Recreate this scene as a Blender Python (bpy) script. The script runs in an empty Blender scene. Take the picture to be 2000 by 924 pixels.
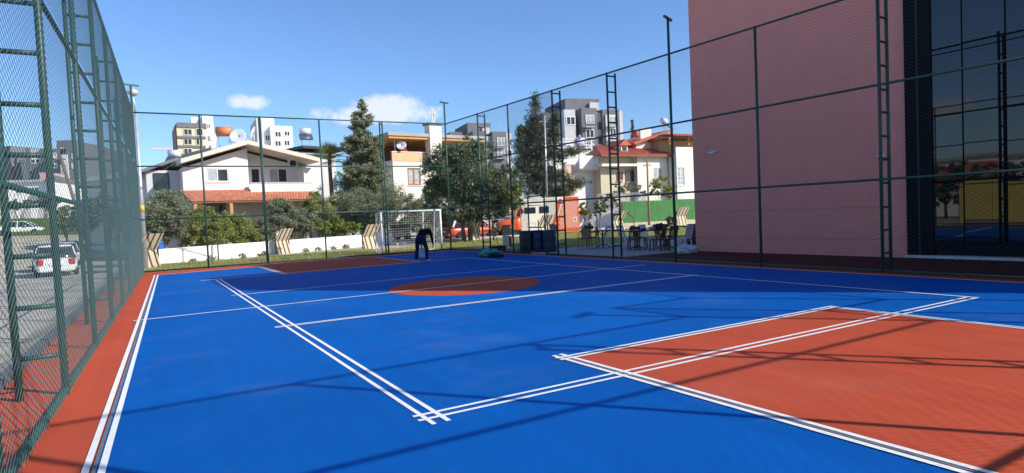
import bpy, bmesh, math, random
import numpy as np
from mathutils import Vector, Matrix
random.seed(7); rng = np.random.default_rng(11)
SC = bpy.context.scene; COL = SC.collection
rad = math.radians

# ------------------------------------------------------------------ camera
F_PX, YAW, PITCH, ROLL, CAM_H = 1168.41, 0.515622, -0.038972, -0.044628, 1.63263   # focal length in pixels of the 2000 px wide photograph
PW, PH = 2000.0, 924.0
cam_f = Vector((math.sin(YAW)*math.cos(PITCH), math.cos(YAW)*math.cos(PITCH), math.sin(PITCH)))
_r = Vector((math.cos(YAW), -math.sin(YAW), 0)); _u = _r.cross(cam_f)
cam_r = math.cos(ROLL)*_r + math.sin(ROLL)*_u
cam_u = -math.sin(ROLL)*_r + math.cos(ROLL)*_u
cd = bpy.data.cameras.new('camera'); cam = bpy.data.objects.new('camera', cd); COL.objects.link(cam)
cd.sensor_fit = 'HORIZONTAL'; cd.sensor_width = 36.0; cd.lens = F_PX/PW*36.0
cd.clip_start = 0.05; cd.clip_end = 6000
cam.matrix_world = Matrix(((cam_r.x, cam_u.x, -cam_f.x, 0), (cam_r.y, cam_u.y, -cam_f.y, 0), (cam_r.z, cam_u.z, -cam_f.z, CAM_H), (0, 0, 0, 1)))
SC.camera = cam

def ray(x, y):
    d = cam_f*F_PX + cam_r*(x-PW/2) - cam_u*(y-PH/2)
    return d.normalized()
def G(x, y, z=0.0):                       # pixel -> point on the level z
    d = ray(x, y); t = (z-CAM_H)/d.z
    return Vector((d.x*t, d.y*t, z))
def DD(x, y, dist):                       # pixel -> point at a horizontal distance
    d = ray(x, y); t = dist/math.hypot(d.x, d.y)
    return Vector((d.x*t, d.y*t, CAM_H+d.z*t))

# ------------------------------------------------------------------ light
SUN_AZ, SUN_EL = rad(139.8), rad(33.1)    # azimuth from +Y towards +X
sun_dir = Vector((math.sin(SUN_AZ)*math.cos(SUN_EL), math.cos(SUN_AZ)*math.cos(SUN_EL), math.sin(SUN_EL)))
sd = bpy.data.lights.new('sun', 'SUN'); sun = bpy.data.objects.new('sun', sd); COL.objects.link(sun)
sd.energy = 5.0; sd.angle = rad(0.53); sd.color = (1.0, 0.94, 0.86)
sun.rotation_euler = sun_dir.to_track_quat('Z', 'Y').to_euler()
world = bpy.data.worlds.new('World'); SC.world = world; world.use_nodes = True
wn, wl = world.node_tree.nodes, world.node_tree.links
wn.clear()
SKY_STRENGTH = 0.098
def wmath(op, a, b=None, c=None):
    n = wn.new('ShaderNodeMath'); n.operation = op
    for i, v in enumerate((a, b, c)):
        if v is None: continue
        if isinstance(v, (int, float)): n.inputs[i].default_value = v
        else: wl.new(v, n.inputs[i])
    return n.outputs[0]
sky = wn.new('ShaderNodeTexSky'); sky.sky_type = 'NISHITA'; sky.sun_disc = False
sky.sun_elevation = SUN_EL; sky.sun_rotation = SUN_AZ; sky.altitude = 100; sky.air_density = 1.0; sky.dust_density = 0.6; sky.ozone_density = 2.5
tc = wn.new('ShaderNodeTexCoord'); sep = wn.new('ShaderNodeSeparateXYZ'); wl.new(tc.outputs['Generated'], sep.inputs[0])
az = wmath('ARCTAN2', sep.outputs[0], sep.outputs[1]); el = wmath('ARCSINE', sep.outputs[2])
nz = wn.new('ShaderNodeTexNoise'); nz.inputs['Scale'].default_value = 26; nz.inputs['Detail'].default_value = 7; nz.inputs['Roughness'].default_value = 0.62
wl.new(tc.outputs['Generated'], nz.inputs['Vector'])
def azel(px, py):
    d = ray(px, py); return math.atan2(d.x, d.y), math.asin(d.z)
clouds = []
for px, py, sx, sy, k in ((484, 199, 40, 14, .9), (762, 212, 72, 32, 1.5), (700, 226, 75, 20, 1.0), (822, 224, 50, 20, .95), (632, 222, 34, 15, .7)):
    a, e = azel(px, py); clouds.append((a, e, sx/F_PX*1.05, sy/F_PX, k))
for a, e, sx, sy, k in ((-.75, .15, .10, .03, 1.1), (-1.6, .2, .12, .035, 1.1), (-1.3, .11, .09, .02, .9), (1.6, .17, .12, .03, 1.1), (2.7, .2, .1, .04, 1.0), (-2.4, .16, .12, .03, 1.0)):
    clouds.append((a, e, sx, sy, k))
dens = None
for a, e, sx, sy, k in clouds:
    q = wmath('ADD', wmath('POWER', wmath('DIVIDE', wmath('SUBTRACT', az, a), sx), 2.0), wmath('POWER', wmath('DIVIDE', wmath('SUBTRACT', el, e), sy), 2.0))
    m = wmath('MULTIPLY', wmath('SUBTRACT', 1.0, q), k)
    dens = m if dens is None else wmath('MAXIMUM', dens, m)
dens = wmath('MAXIMUM', dens, -1.0)
cl = wmath('ADD', dens, wmath('MULTIPLY', wmath('SUBTRACT', nz.outputs['Fac'], 0.5), 3.2))
mr = wn.new('ShaderNodeMapRange'); mr.interpolation_type = 'SMOOTHSTEP'
wl.new(cl, mr.inputs['Value']); mr.inputs['From Min'].default_value = 0.0; mr.inputs['From Max'].default_value = 1.1; mr.inputs['To Max'].default_value = 0.8
mixc = wn.new('ShaderNodeMix'); mixc.data_type = 'RGBA'
grade = wn.new('ShaderNodeMix'); grade.data_type = 'RGBA'; grade.blend_type = 'MULTIPLY'; grade.inputs['Factor'].default_value = 1.0
wl.new(sky.outputs[0], grade.inputs['A']); grade.inputs['B'].default_value = (1.01, 1.27, 1.62, 1)      # clear winter air: a deeper blue
wl.new(mr.outputs[0], mixc.inputs['Factor']); wl.new(grade.outputs['Result'], mixc.inputs['A']); mixc.inputs['B'].default_value = (7.9, 8.2, 8.7, 1)
bg = wn.new('ShaderNodeBackground'); bg.inputs['Strength'].default_value = SKY_STRENGTH
wl.new(mixc.outputs['Result'], bg.inputs['Color'])
wo = wn.new('ShaderNodeOutputWorld'); wl.new(bg.outputs[0], wo.inputs['Surface'])
vs = SC.view_settings; vs.view_transform = 'Standard'; vs.look = 'None'; vs.exposure = 0.3; vs.gamma = 1.0; vs.use_curve_mapping = False
cy = SC.cycles; cy.use_denoising = True; cy.max_bounces = 8; cy.transparent_max_bounces = 8; cy.use_adaptive_sampling = False
try: cy.denoiser = 'OPENIMAGEDENOISE'
except Exception: pass

# ------------------------------------------------------------------ materials
MATS = {}
def mat(name, col, rough=0.7, var=0.12, scale=6.0, bump=0.0, bscale=60.0, metal=0.0, spec=0.4, island=0.0, col2=None, ior=None, detail=5, coat=0.0, emit=None, trans=0.0):
    if name in MATS: return MATS[name]
    m = bpy.data.materials.new(name); m.use_nodes = True
    nt = m.node_tree; ns, ls = nt.nodes, nt.links
    b = ns['Principled BSDF']
    b.inputs['Roughness'].default_value = rough; b.inputs['Metallic'].default_value = metal; b.inputs['Specular IOR Level'].default_value = spec
    if ior: b.inputs['IOR'].default_value = ior
    if coat: b.inputs['Coat Weight'].default_value = coat; b.inputs['Coat Roughness'].default_value = 0.1
    if trans: b.inputs['Subsurface Weight'].default_value = 0
    c1 = tuple(max(0, c*(1-var)) for c in col); c2 = col2 or tuple(min(1, c*(1+var)) for c in col)
    t = ns.new('ShaderNodeTexCoord'); n = ns.new('ShaderNodeTexNoise'); n.inputs['Scale'].default_value = scale; n.inputs['Detail'].default_value = detail; n.inputs['Roughness'].default_value = 0.6
    ls.new(t.outputs['Object'], n.inputs['Vector'])
    mp = ns.new('ShaderNodeMapRange'); mp.inputs['From Min'].default_value = 0.3; mp.inputs['From Max'].default_value = 0.7
    ls.new(n.outputs['Fac'], mp.inputs['Value'])
    mx = ns.new('ShaderNodeMix'); mx.data_type = 'RGBA'
    mx.inputs['A'].default_value = (*c1, 1); mx.inputs['B'].default_value = (*c2, 1)
    fac = mp.outputs[0]
    if island:
        ge = ns.new('ShaderNodeNewGeometry'); mm = ns.new('ShaderNodeMix'); mm.inputs['Factor'].default_value = island
        ls.new(fac, mm.inputs['A']); ls.new(ge.outputs['Random Per Island'], mm.inputs['B']); fac = mm.outputs['Result']
    ls.new(fac, mx.inputs['Factor']); ls.new(mx.outputs['Result'], b.inputs['Base Color'])
    if bump:
        n2 = ns.new('ShaderNodeTexNoise'); n2.inputs['Scale'].default_value = bscale; n2.inputs['Detail'].default_value = 4
        ls.new(t.outputs['Object'], n2.inputs['Vector'])
        bp = ns.new('ShaderNodeBump'); bp.inputs['Strength'].default_value = bump; bp.inputs['Distance'].default_value = 0.02
        ls.new(n2.outputs['Fac'], bp.inputs['Height']); ls.new(bp.outputs['Normal'], b.inputs['Normal'])
    if emit:
        b.inputs['Emission Color'].default_value = (*emit, 1); b.inputs['Emission Strength'].default_value = 1
    MATS[name] = m
    return m
def leafmat(name, c1, c2, rough=0.55):
    if name in MATS: return MATS[name]
    m = mat(name, c1, rough, 0, 1.2, col2=c2, island=0.55, spec=0.3)
    nt = m.node_tree; b = nt.nodes['Principled BSDF']; out = nt.nodes['Material Output']
    tr = nt.nodes.new('ShaderNodeBsdfTranslucent'); tr.inputs['Color'].default_value = (min(1, c2[0]*1.5), min(1, c2[1]*1.5), c2[2], 1)
    ms = nt.nodes.new('ShaderNodeMixShader'); ms.inputs[0].default_value = 0.25
    nt.links.new(b.outputs[0], ms.inputs[1]); nt.links.new(tr.outputs[0], ms.inputs[2]); nt.links.new(ms.outputs[0], out.inputs['Surface'])
    return m
def courtmat(name, col, rough=0.5):
    m = mat(name, col, rough, 0.07, 0.7, bump=0.10, bscale=220, spec=0.03)
    ns, ls = m.node_tree.nodes, m.node_tree.links; b = ns['Principled BSDF']
    mx = [n for n in ns if n.type == 'MIX'][0]
    t = ns.new('ShaderNodeTexCoord'); mp = ns.new('ShaderNodeMapping'); mp.inputs['Scale'].default_value = (3.4, 0.12, 1)   # roller passes along the court
    ls.new(t.outputs['Object'], mp.inputs['Vector'])
    n = ns.new('ShaderNodeTexNoise'); n.inputs['Scale'].default_value = 1.6; n.inputs['Detail'].default_value = 6; ls.new(mp.outputs[0], n.inputs['Vector'])
    n3 = ns.new('ShaderNodeTexNoise'); n3.inputs['Scale'].default_value = 90; n3.inputs['Detail'].default_value = 2; ls.new(t.outputs['Object'], n3.inputs['Vector'])
    ad = ns.new('ShaderNodeMath'); ad.operation = 'MULTIPLY_ADD'; ls.new(n3.outputs['Fac'], ad.inputs[0]); ad.inputs[1].default_value = 0.22; ls.new(n.outputs['Fac'], ad.inputs[2])
    rg = ns.new('ShaderNodeMapRange'); rg.inputs['From Min'].default_value = 0.3; rg.inputs['From Max'].default_value = 0.9; rg.inputs['To Min'].default_value = 0.90; rg.inputs['To Max'].default_value = 1.10
    ls.new(ad.outputs[0], rg.inputs['Value'])
    ml = ns.new('ShaderNodeMix'); ml.data_type = 'RGBA'; ml.blend_type = 'MULTIPLY'; ml.inputs['Factor'].default_value = 1
    ls.new(mx.outputs['Result'], ml.inputs['A']); ls.new(rg.outputs[0], ml.inputs['B']); ls.new(ml.outputs['Result'], b.inputs['Base Color'])
    n4 = ns.new('ShaderNodeTexNoise'); n4.inputs['Scale'].default_value = 0.45; n4.inputs['Detail'].default_value = 9; n4.inputs['Roughness'].default_value = 0.72; ls.new(t.outputs['Object'], n4.inputs['Vector'])
    du = ns.new('ShaderNodeMapRange'); du.inputs['From Min'].default_value = 0.52; du.inputs['From Max'].default_value = 0.80; du.inputs['To Max'].default_value = 0.10; ls.new(n4.outputs['Fac'], du.inputs['Value'])
    md = ns.new('ShaderNodeMix'); md.data_type = 'RGBA'; md.inputs['B'].default_value = (0.42, 0.40, 0.38, 1); ls.new(du.outputs[0], md.inputs['Factor']); ls.new(ml.outputs['Result'], md.inputs['A']); ls.new(md.outputs['Result'], b.inputs['Base Color'])
    rr = ns.new('ShaderNodeMapRange'); rr.inputs['To Min'].default_value = rough-0.08; rr.inputs['To Max'].default_value = rough+0.1
    ls.new(n.outputs['Fac'], rr.inputs['Value']); ls.new(rr.outputs[0], b.inputs['Roughness'])
    return m
M_BLUE = courtmat('court_blue_paint', (0.0034, 0.094, 0.365), 0.62)
M_RED = courtmat('court_red_paint', (0.46, 0.080, 0.040), 0.62)
M_LINE = mat('white_line_paint', (0.80, 0.80, 0.79), 0.6, 0.06, 9)
M_GAP = mat('grey_line_gap', (0.15, 0.16, 0.18), 0.7, 0.2, 12)
M_GREEN = mat('green_pipe_paint', (0.026, 0.076, 0.060), 0.42, 0.15, 9, bump=0.05)
M_WIRE_LIT = mat('green_wire_sunlit_tone', (0.085, 0.150, 0.142), 0.5, 0.1, 3)  # left fence wire: sunlight put into a lighter colour
M_WIRE_SHADE = mat('green_wire_shaded_tone', (0.035, 0.075, 0.068), 0.5, 0.1, 3)  # same wire on the other fences, shade put into a darker colour
M_PINK = mat('pink_wall_render', (0.80, 0.305, 0.235), 0.88, 0.045, 1.3, bump=0.12, bscale=150)
M_GROOVE = mat('pink_groove', (0.62, 0.25, 0.19), 0.9)
M_BLACK = mat('black_cladding', (0.007, 0.008, 0.010), 0.6, 0.2, 3, spec=.1)
M_MIRROR = mat('tinted_glass', (0.004, 0.006, 0.009), 0.012, 0.1, 2, spec=0.5, ior=1.66)
M_DKRED = mat('dark_red_paving', (0.085, 0.022, 0.018), 0.85, 0.2, 3, bump=0.1, spec=.1)
M_SILL = mat('metal_sill', (0.5, 0.53, 0.58), 0.4, 0.15, 5, metal=0.3)
M_WHITE = mat('white_render', (0.82, 0.80, 0.76), 0.85, 0.06, 1.5, bump=0.06, bscale=80)
M_CREAM = mat('cream_render', (0.80, 0.74, 0.62), 0.85, 0.06, 1.5, bump=0.06, bscale=80)
M_OFF = mat('offwhite_render', (0.76, 0.71, 0.67), 0.85, 0.06, 1.2, bump=0.06, bscale=80)
M_PEACH = mat('peach_render', (0.78, 0.46, 0.26), 0.85, 0.08, 2)
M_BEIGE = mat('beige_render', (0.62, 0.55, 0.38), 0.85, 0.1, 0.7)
M_GREY = mat('grey_render', (0.17, 0.165, 0.175), 0.85, 0.12, 0.6)
M_LGREY = mat('light_grey_render', (0.55, 0.54, 0.53), 0.85, 0.1, 0.6)
M_TILE = mat('terracotta_tile', (0.52, 0.20, 0.11), 0.8, 0.3, 5, island=0.6)
M_TILE2 = mat('red_roof_tile', (0.50, 0.13, 0.075), 0.8, 0.3, 5, island=0.6)
M_ROOF = mat('concrete_roof', (0.42, 0.40, 0.37), 0.9, 0.15, 1)
M_TRIM = mat('beige_fascia', (0.68, 0.61, 0.50), 0.8, 0.08, 2)
M_WOOD = mat('brown_wood', (0.22, 0.09, 0.035), 0.6, 0.3, 8)
M_ORWOOD = mat('orange_wood', (0.60, 0.28, 0.07), 0.6, 0.25, 6)
M_FRAME = mat('white_window_frame', (0.82, 0.82, 0.80), 0.4, 0.04, 4)
M_BFRAME = mat('brown_window_frame', (0.35, 0.13, 0.06), 0.5, 0.1, 4)
M_DARKPANE = mat('dark_window_glass', (0.025, 0.032, 0.04), 0.06, 0.3, 1.2, spec=0.6)
M_CURTAIN = mat('curtained_window_glass', (0.40, 0.42, 0.41), 0.12, 0.35, 7, spec=0.6)
M_IRON = mat('dark_iron', (0.03, 0.03, 0.035), 0.5, 0.2, 8)
M_ASPHALT = mat('asphalt', (0.42, 0.37, 0.30), 0.9, 0.25, 1.4, bump=0.2, bscale=90)
M_STREET = mat('street_asphalt', (0.13, 0.125, 0.12), 0.9, 0.2, 1.4, bump=0.2, bscale=90)
M_KERB = mat('concrete_kerb', (0.46, 0.44, 0.40), 0.9, 0.2, 3, bump=0.2)
M_DKKERB = mat('dark_kerb', (0.10, 0.11, 0.12), 0.8, 0.3, 4, bump=0.2)
M_GROUND = mat('dry_soil', (0.36, 0.30, 0.20), 0.95, 0.3, 0.9, bump=0.4, bscale=14, col2=(0.56, 0.49, 0.36))
M_PAVE = mat('grey_paving', (0.36, 0.33, 0.34), 0.85, 0.25, 9, bump=0.2, bscale=40)
M_PANEL = mat('beige_concrete_panel', (0.55, 0.47, 0.34), 0.85, 0.08, 3, bump=0.08)
M_RIB = mat('brown_rib', (0.085, 0.042, 0.02), 0.7, 0.2, 6)
M_CHROME = mat('galvanised_steel', (0.55, 0.56, 0.57), 0.4, 0.15, 6, metal=0.5)
M_GOAL = mat('white_goal_paint', (0.80, 0.80, 0.78), 0.45, 0.08, 6)
M_NET = mat('white_net_cord', (0.72, 0.72, 0.70), 0.8)
M_TYRE = mat('black_rubber', (0.02, 0.02, 0.021), 0.8, 0.2, 10)
M_PLASTICW = mat('white_plastic', (0.75, 0.77, 0.80), 0.4, 0.06, 5)
M_CHAIRB = mat('brown_plastic', (0.065, 0.022, 0.016), 0.45, 0.2, 6)
M_NAVY = mat('navy_plastic', (0.014, 0.026, 0.085), 0.4, 0.2, 4)
M_TAN = mat('tan_wicker', (0.30, 0.17, 0.08), 0.7, 0.35, 40)
M_TANK = mat('white_tank', (0.72, 0.73, 0.74), 0.35, 0.06, 4, metal=0.2)
M_SOLAR = mat('solar_panel_glass', (0.06, 0.08, 0.11), 0.12, 0.2, 2, spec=0.6)
M_BARK = mat('bark', (0.16, 0.12, 0.085), 0.9, 0.35, 9, bump=0.5, bscale=30)

# ------------------------------------------------------------------ mesh helpers
class MB:
    def __init__(s): s.v = []; s.f = []
    def box(s, x0, y0, z0, x1, y1, z1):
        i = len(s.v)
        s.v += [(x0,y0,z0),(x1,y0,z0),(x1,y1,z0),(x0,y1,z0),(x0,y0,z1),(x1,y0,z1),(x1,y1,z1),(x0,y1,z1)]
        s.f += [(i,i+3,i+2,i+1),(i+4,i+5,i+6,i+7),(i,i+1,i+5,i+4),(i+1,i+2,i+6,i+5),(i+2,i+3,i+7,i+6),(i+3,i,i+4,i+7)]
        return s
    def poly(s, pts):
        i = len(s.v); s.v += [tuple(p) for p in pts]; s.f.append(tuple(range(i, i+len(pts)))); return s
    def hexa(s, b, t):                    # four bottom and four top points
        i = len(s.v); s.v += [tuple(p) for p in b]+[tuple(p) for p in t]
        s.f += [(i,i+3,i+2,i+1),(i+4,i+5,i+6,i+7),(i,i+1,i+5,i+4),(i+1,i+2,i+6,i+5),(i+2,i+3,i+7,i+6),(i+3,i,i+4,i+7)]; return s
    def prism(s, pts, d):                 # polygon pushed along vector d
        i = len(s.v); n = len(pts); d = Vector(d)
        s.v += [tuple(p) for p in pts]+[tuple(Vector(p)+d) for p in pts]
        s.f += [tuple(range(i+n-1, i-1, -1)), tuple(range(i+n, i+2*n))]
        for k in range(n): s.f.append((i+k, i+(k+1) % n, i+n+(k+1) % n, i+n+k))
        return s
    def tube(s, pts, r, n=8, r2=None, cap=True):
        pts = [Vector(p) for p in pts]; m = len(pts); base = len(s.v); prev = None
        for k, p in enumerate(pts):
            t = (pts[min(k+1, m-1)]-pts[max(k-1, 0)]).normalized()
            a = prev if prev is not None and abs(prev.dot(t)) < .95 else (Vector((0,0,1)) if abs(t.z) < .9 else Vector((1,0,0)))
            a = (a-t*a.dot(t)).normalized(); prev = a; b = t.cross(a)
            rr = r if r2 is None else r+(r2-r)*k/max(1, m-1)
            if isinstance(r, (list, tuple)): rr = r[k]
            for j in range(n):
                w = 2*math.pi*j/n; s.v.append(tuple(p+(a*math.cos(w)+b*math.sin(w))*rr))
        for k in range(m-1):
            for j in range(n):
                s.f.append((base+k*n+j, base+k*n+(j+1) % n, base+(k+1)*n+(j+1) % n, base+(k+1)*n+j))
        if cap: s.f += [tuple(base+j for j in range(n-1, -1, -1)), tuple(base+(m-1)*n+j for j in range(n))]
        return s
    def lathe(s, prof, n=20, c=(0,0,0), axis='z'):
        base = len(s.v)
        for r, z in prof:
            for j in range(n):
                w = 2*math.pi*j/n; p = (r*math.cos(w), r*math.sin(w), z)
                if axis == 'x': p = (p[2], p[0], p[1])
                if axis == 'y': p = (p[0], p[2], p[1])
                s.v.append((p[0]+c[0], p[1]+c[1], p[2]+c[2]))
        for k in range(len(prof)-1):
            for j in range(n): s.f.append((base+k*n+j, base+k*n+(j+1) % n, base+(k+1)*n+(j+1) % n, base+(k+1)*n+j))
        s.f += [tuple(base+j for j in range(n-1, -1, -1)), tuple(base+(len(prof)-1)*n+j for j in range(n))]
        return s
    def mesh(s, name, m=None, smooth=False):
        me = bpy.data.meshes.new(name); me.from_pydata(s.v, [], s.f); me.update()
        if smooth: me.polygons.foreach_set('use_smooth', [True]*len(me.polygons))
        if m: me.materials.append(m)
        return me
    def build(s, name, m=None, parent=None, loc=(0,0,0), rz=0, smooth=False, bevel=0):
        me = s.mesh(name, m, smooth)
        bm = bmesh.new(); bm.from_mesh(me); bmesh.ops.recalc_face_normals(bm, faces=bm.faces); bm.to_mesh(me); bm.free()
        return link(name, me, parent, loc, rz, bevel)
def link(name, me, parent=None, loc=(0,0,0), rz=0, bevel=0):
    o = bpy.data.objects.new(name, me); COL.objects.link(o)
    o.location = loc; o.rotation_euler = (0, 0, rz)
    if parent: o.parent = parent
    if bevel:
        b = o.modifiers.new('bevel', 'BEVEL'); b.width = bevel; b.segments = 2; b.limit_method = 'ANGLE'; b.angle_limit = rad(40)
    return o
def tag(o, label, cat, group=None, kind=None):
    if label: o['label'] = label
    if cat: o['category'] = cat
    if group: o['group'] = group
    if kind: o['kind'] = kind
    return o
def thing(name, label, cat, loc=(0,0,0), rz=0, group=None):
    return tag(link(name, None, None, loc, rz), label, cat, group)
def structure(o): o['kind'] = 'structure'; return o
def copy_tree(o, parent=None):
    c = o.copy(); COL.objects.link(c); c.parent = parent
    for ch in o.children: copy_tree(ch, c)
    return c

def leaf_mesh(name, P, size, m, up=0.0, aspect=0.5, spread=1.0, N=None):
    """leaf-sized quads at the points P"""
    n = len(P)
    d = rng.normal(size=(n, 3)); d[:, 2] += up
    if N is not None: d = d*spread + N
    d /= np.linalg.norm(d, axis=1)[:, None]
    e = rng.normal(size=(n, 3)); e -= d*np.sum(d*e, axis=1)[:, None]; e /= np.linalg.norm(e, axis=1)[:, None]
    s = (size*rng.uniform(.6, 1.3, n))[:, None]
    a = d*s*.5; b = e*s*.5*aspect
    V = np.stack([P-a, P+b-a*.1, P+a, P-b-a*.1], 1).reshape(-1, 3)
    me = bpy.data.meshes.new(name)
    me.vertices.add(4*n); me.vertices.foreach_set('co', V.astype(np.float32).ravel())
    me.loops.add(4*n); me.loops.foreach_set('vertex_index', np.arange(4*n, dtype=np.int32))
    me.polygons.add(n); me.polygons.foreach_set('loop_start', np.arange(0, 4*n, 4, dtype=np.int32)); me.polygons.foreach_set('loop_total', np.full(n, 4, dtype=np.int32))
    me.update(calc_edges=True); me.materials.append(m)
    return me
def ellipsoid_points(n, c, r, shell=0.45):
    d = rng.normal(size=(n, 3)); d /= np.linalg.norm(d, axis=1)[:, None]
    t = rng.uniform(shell, 1.05, n)[:, None]
    return np.array(c)+d*t*np.array(r)
def clumpy_points(n, lobes, sub=26, rsub=0.26):
    """points in small clumps scattered over a set of lobes (centre, radii)"""
    w = np.array([l[1][0]*l[1][1]+l[1][0]*l[1][2] for l in lobes]); w /= w.sum(); out = []
    for (c, r), k in zip(lobes, w):
        ns = max(4, int(sub*k*len(lobes)))
        cs = ellipsoid_points(ns, c, r, .55)
        for q in cs:
            rs = min(r)*rsub*random.uniform(.6, 1.35)
            out.append(ellipsoid_points(max(6, int(n*k/ns)), q, (rs, rs, rs*.8), .15))
    return np.concatenate(out)
def tree(name, label, cat, base, h, lobes, m, n=9000, leaf=0.16, trunk_r=0.14, trunk_h=None, group=None, limbs=6, sub=26, rsub=.26, trunks=1, crown_name='crown', bark=None, aspect=.5):
    t = thing(name, label, cat, base, random.uniform(0, 6) if False else 0, group)
    pts = clumpy_points(n, lobes, sub, rsub)
    link(crown_name, leaf_mesh(crown_name, pts, leaf, m, aspect=aspect), t)
    mb = MB(); th = trunk_h or h*.45
    for q in range(trunks):
        x0 = (q-(trunks-1)/2)*.35
        top = Vector((x0*2.2+random.uniform(-.15, .15), random.uniform(-.15, .15), th))
        mid = Vector((x0*1.4+random.uniform(-.1, .1), random.uniform(-.08, .08), th*.5))
        mb.tube([(x0, 0, -.15), mid, top], trunk_r, 9, trunk_r*.6)
        for k in range(limbs):
            c, r = lobes[(k*trunks+q) % len(lobes)]
            e = Vector(c)+Vector((random.uniform(-.5, .5)*r[0], random.uniform(-.5, .5)*r[1], random.uniform(-.2, .5)*r[2]))
            s0 = mid.lerp(top, random.uniform(.4, 1)); mb.tube([s0, s0.lerp(e, .5)+Vector((0, 0, .12)), e], trunk_r*.5, 6, trunk_r*.14)
    mb.build('trunk', bark or M_BARK, t, smooth=True)
    return t

# facade frame: a building stands in the frame of its front wall, x along it, y inwards, z up
class Facade:
    def __init__(s, name, label, cat, xl, xr, yref, dl, dr, zb=0.0, group=None):
        a = DD(xl, yref, dl); b = DD(xr, yref, dr); a.z = b.z = 0
        s.P = a; s.u = (b-a).normalized(); s.n = Vector((-s.u.y, s.u.x, 0)); s.w = (b-a).length; s.zb = zb
        s.o = thing(name, label, cat, (a.x, a.y, zb), math.atan2(s.u.y, s.u.x), group)
    def uz(s, px, py, off=0.0):
        d = ray(px, py); t = (s.n.dot(s.P)+off)/s.n.dot(d); q = Vector((d.x*t, d.y*t, 0))-s.P
        return s.u.dot(q), CAM_H+d.z*t-s.zb
    def rect(s, x0, y0, x1, y1, off=0.0):
        ym, xm = (y0+y1)/2, (x0+x1)/2
        return s.uz(x0, ym, off)[0], s.uz(xm, y1, off)[1], s.uz(x1, ym, off)[0], s.uz(xm, y0, off)[1]
def wall_holes(mb, u0, z0, u1, z1, holes, y0=0.0, d=0.15):
    us = sorted({u0, u1, *[h[0] for h in holes], *[h[2] for h in holes]}); zs = sorted({z0, z1, *[h[1] for h in holes], *[h[3] for h in holes]})
    us = [u for u in us if u0 <= u <= u1]; zs = [z for z in zs if z0 <= z <= z1]
    for i in range(len(us)-1):
        for j in range(len(zs)-1):
            cu, cz = (us[i]+us[i+1])/2, (zs[j]+zs[j+1])/2
            if any(h[0] < cu < h[2] and h[1] < cz < h[3] for h in holes): continue
            mb.poly([(us[i], y0, zs[j]), (us[i+1], y0, zs[j]), (us[i+1], y0, zs[j+1]), (us[i], y0, zs[j+1])])
    for a, b, c, e in holes:
        mb.poly([(a, y0, b), (a, y0+d, b), (a, y0+d, e), (a, y0, e)]); mb.poly([(c, y0, b), (c, y0, e), (c, y0+d, e), (c, y0+d, b)])
        mb.poly([(a, y0, b), (c, y0, b), (c, y0+d, b), (a, y0+d, b)]); mb.poly([(a, y0, e), (a, y0+d, e), (c, y0+d, e), (c, y0, e)])
    return mb
def window(parent, r, y=0.0, mull=1, pane=None, frame=None, name='window', fw=0.06, trans=0):
    a, b, c, e = r; mb = MB(); y0, y1 = y+.04, y+.11
    mb.box(a, y0, b, a+fw, y1, e).box(c-fw, y0, b, c, y1, e).box(a+fw, y0, b, c-fw, y1, b+fw).box(a+fw, y0, e-fw, c-fw, y1, e)
    for k in range(mull):
        x = a+(c-a)*(k+1)/(mull+1); mb.box(x-fw*.5, y0+.004, b+fw, x+fw*.5, y1-.004, e-fw)
    for k in range(trans):
        z = b+(e-b)*(k+1)/(trans+1); mb.box(a+fw, y0+.008, z-fw*.3, c-fw, y1-.008, z+fw*.3)
    w = mb.build(name, frame or M_FRAME, parent)
    for k in range(mull+1):
        x0 = a+(c-a)*k/(mull+1)+fw*.5; x1 = a+(c-a)*(k+1)/(mull+1)-fw*.5
        pm = pane if pane and not isinstance(pane, (list, tuple)) else (pane[k % len(pane)] if pane else M_DARKPANE)
        MB().box(x0, y1-.035, b+fw*.5, x1, y1-.02, e-fw*.5).build('pane', pm, w)
    MB().box(a-.06, y-.06, b-.07, c+.06, y+.035, b-.002).build('sill', M_TRIM, w)
    return w
def tiles(mb, a, b, c, d, rows, cols, th=0.05):
    """overlapping roof tiles on the patch a-b (eaves) to d-c (ridge)"""
    a, b, c, d = map(Vector, (a, b, c, d)); nrm = (b-a).cross(d-a).normalized()
    if nrm.z < 0: nrm = -nrm
    for i in range(rows):
        t0, t1 = i/rows, min(1, (i+1.25)/rows)
        for j in range(cols):
            s0, s1 = (j+.06)/cols, (j+.94)/cols
            def P(s_, t_): return a.lerp(b, s_).lerp(d.lerp(c, s_), t_)
            k = nrm*(th*random.uniform(.75, 1.1)); lo = nrm*.012
            p0, p1, p2, p3 = P(s0, t0), P(s1, t0), P(s1, t1), P(s0, t1); pm0, pm1 = P((s0+s1)/2, t0), P((s0+s1)/2, t1)
            i0 = len(mb.v)
            mb.v += [tuple(q) for q in (p0+lo, pm0+k*1.7, p1+lo, p2+lo*.2, pm1+k*.7, p3+lo*.2)]
            mb.f += [(i0, i0+1, i0+4, i0+5), (i0+1, i0+2, i0+3, i0+4), (i0, i0+2, i0+1)]
    return mb
def icolump(r, seed, subdiv=3, amp=.25, freq=2.2, flat=1.0):
    from mathutils import noise
    bm = bmesh.new(); bmesh.ops.create_icosphere(bm, subdivisions=subdiv, radius=1.0)
    for v in bm.verts:
        n = noise.noise(v.co*freq+Vector((seed*7.1, seed*3.3, 1.7)))+.5*noise.noise(v.co*freq*2.3+Vector((seed, 0, 9)))
        v.co *= 1+amp*n; v.co = Vector((v.co.x*r[0], v.co.y*r[1], max(v.co.z, -.75)*r[2]))
    me = bpy.data.meshes.new('lump'); bm.to_mesh(me); bm.free()
    me.polygons.foreach_set('use_smooth', [True]*len(me.polygons)); return me

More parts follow.
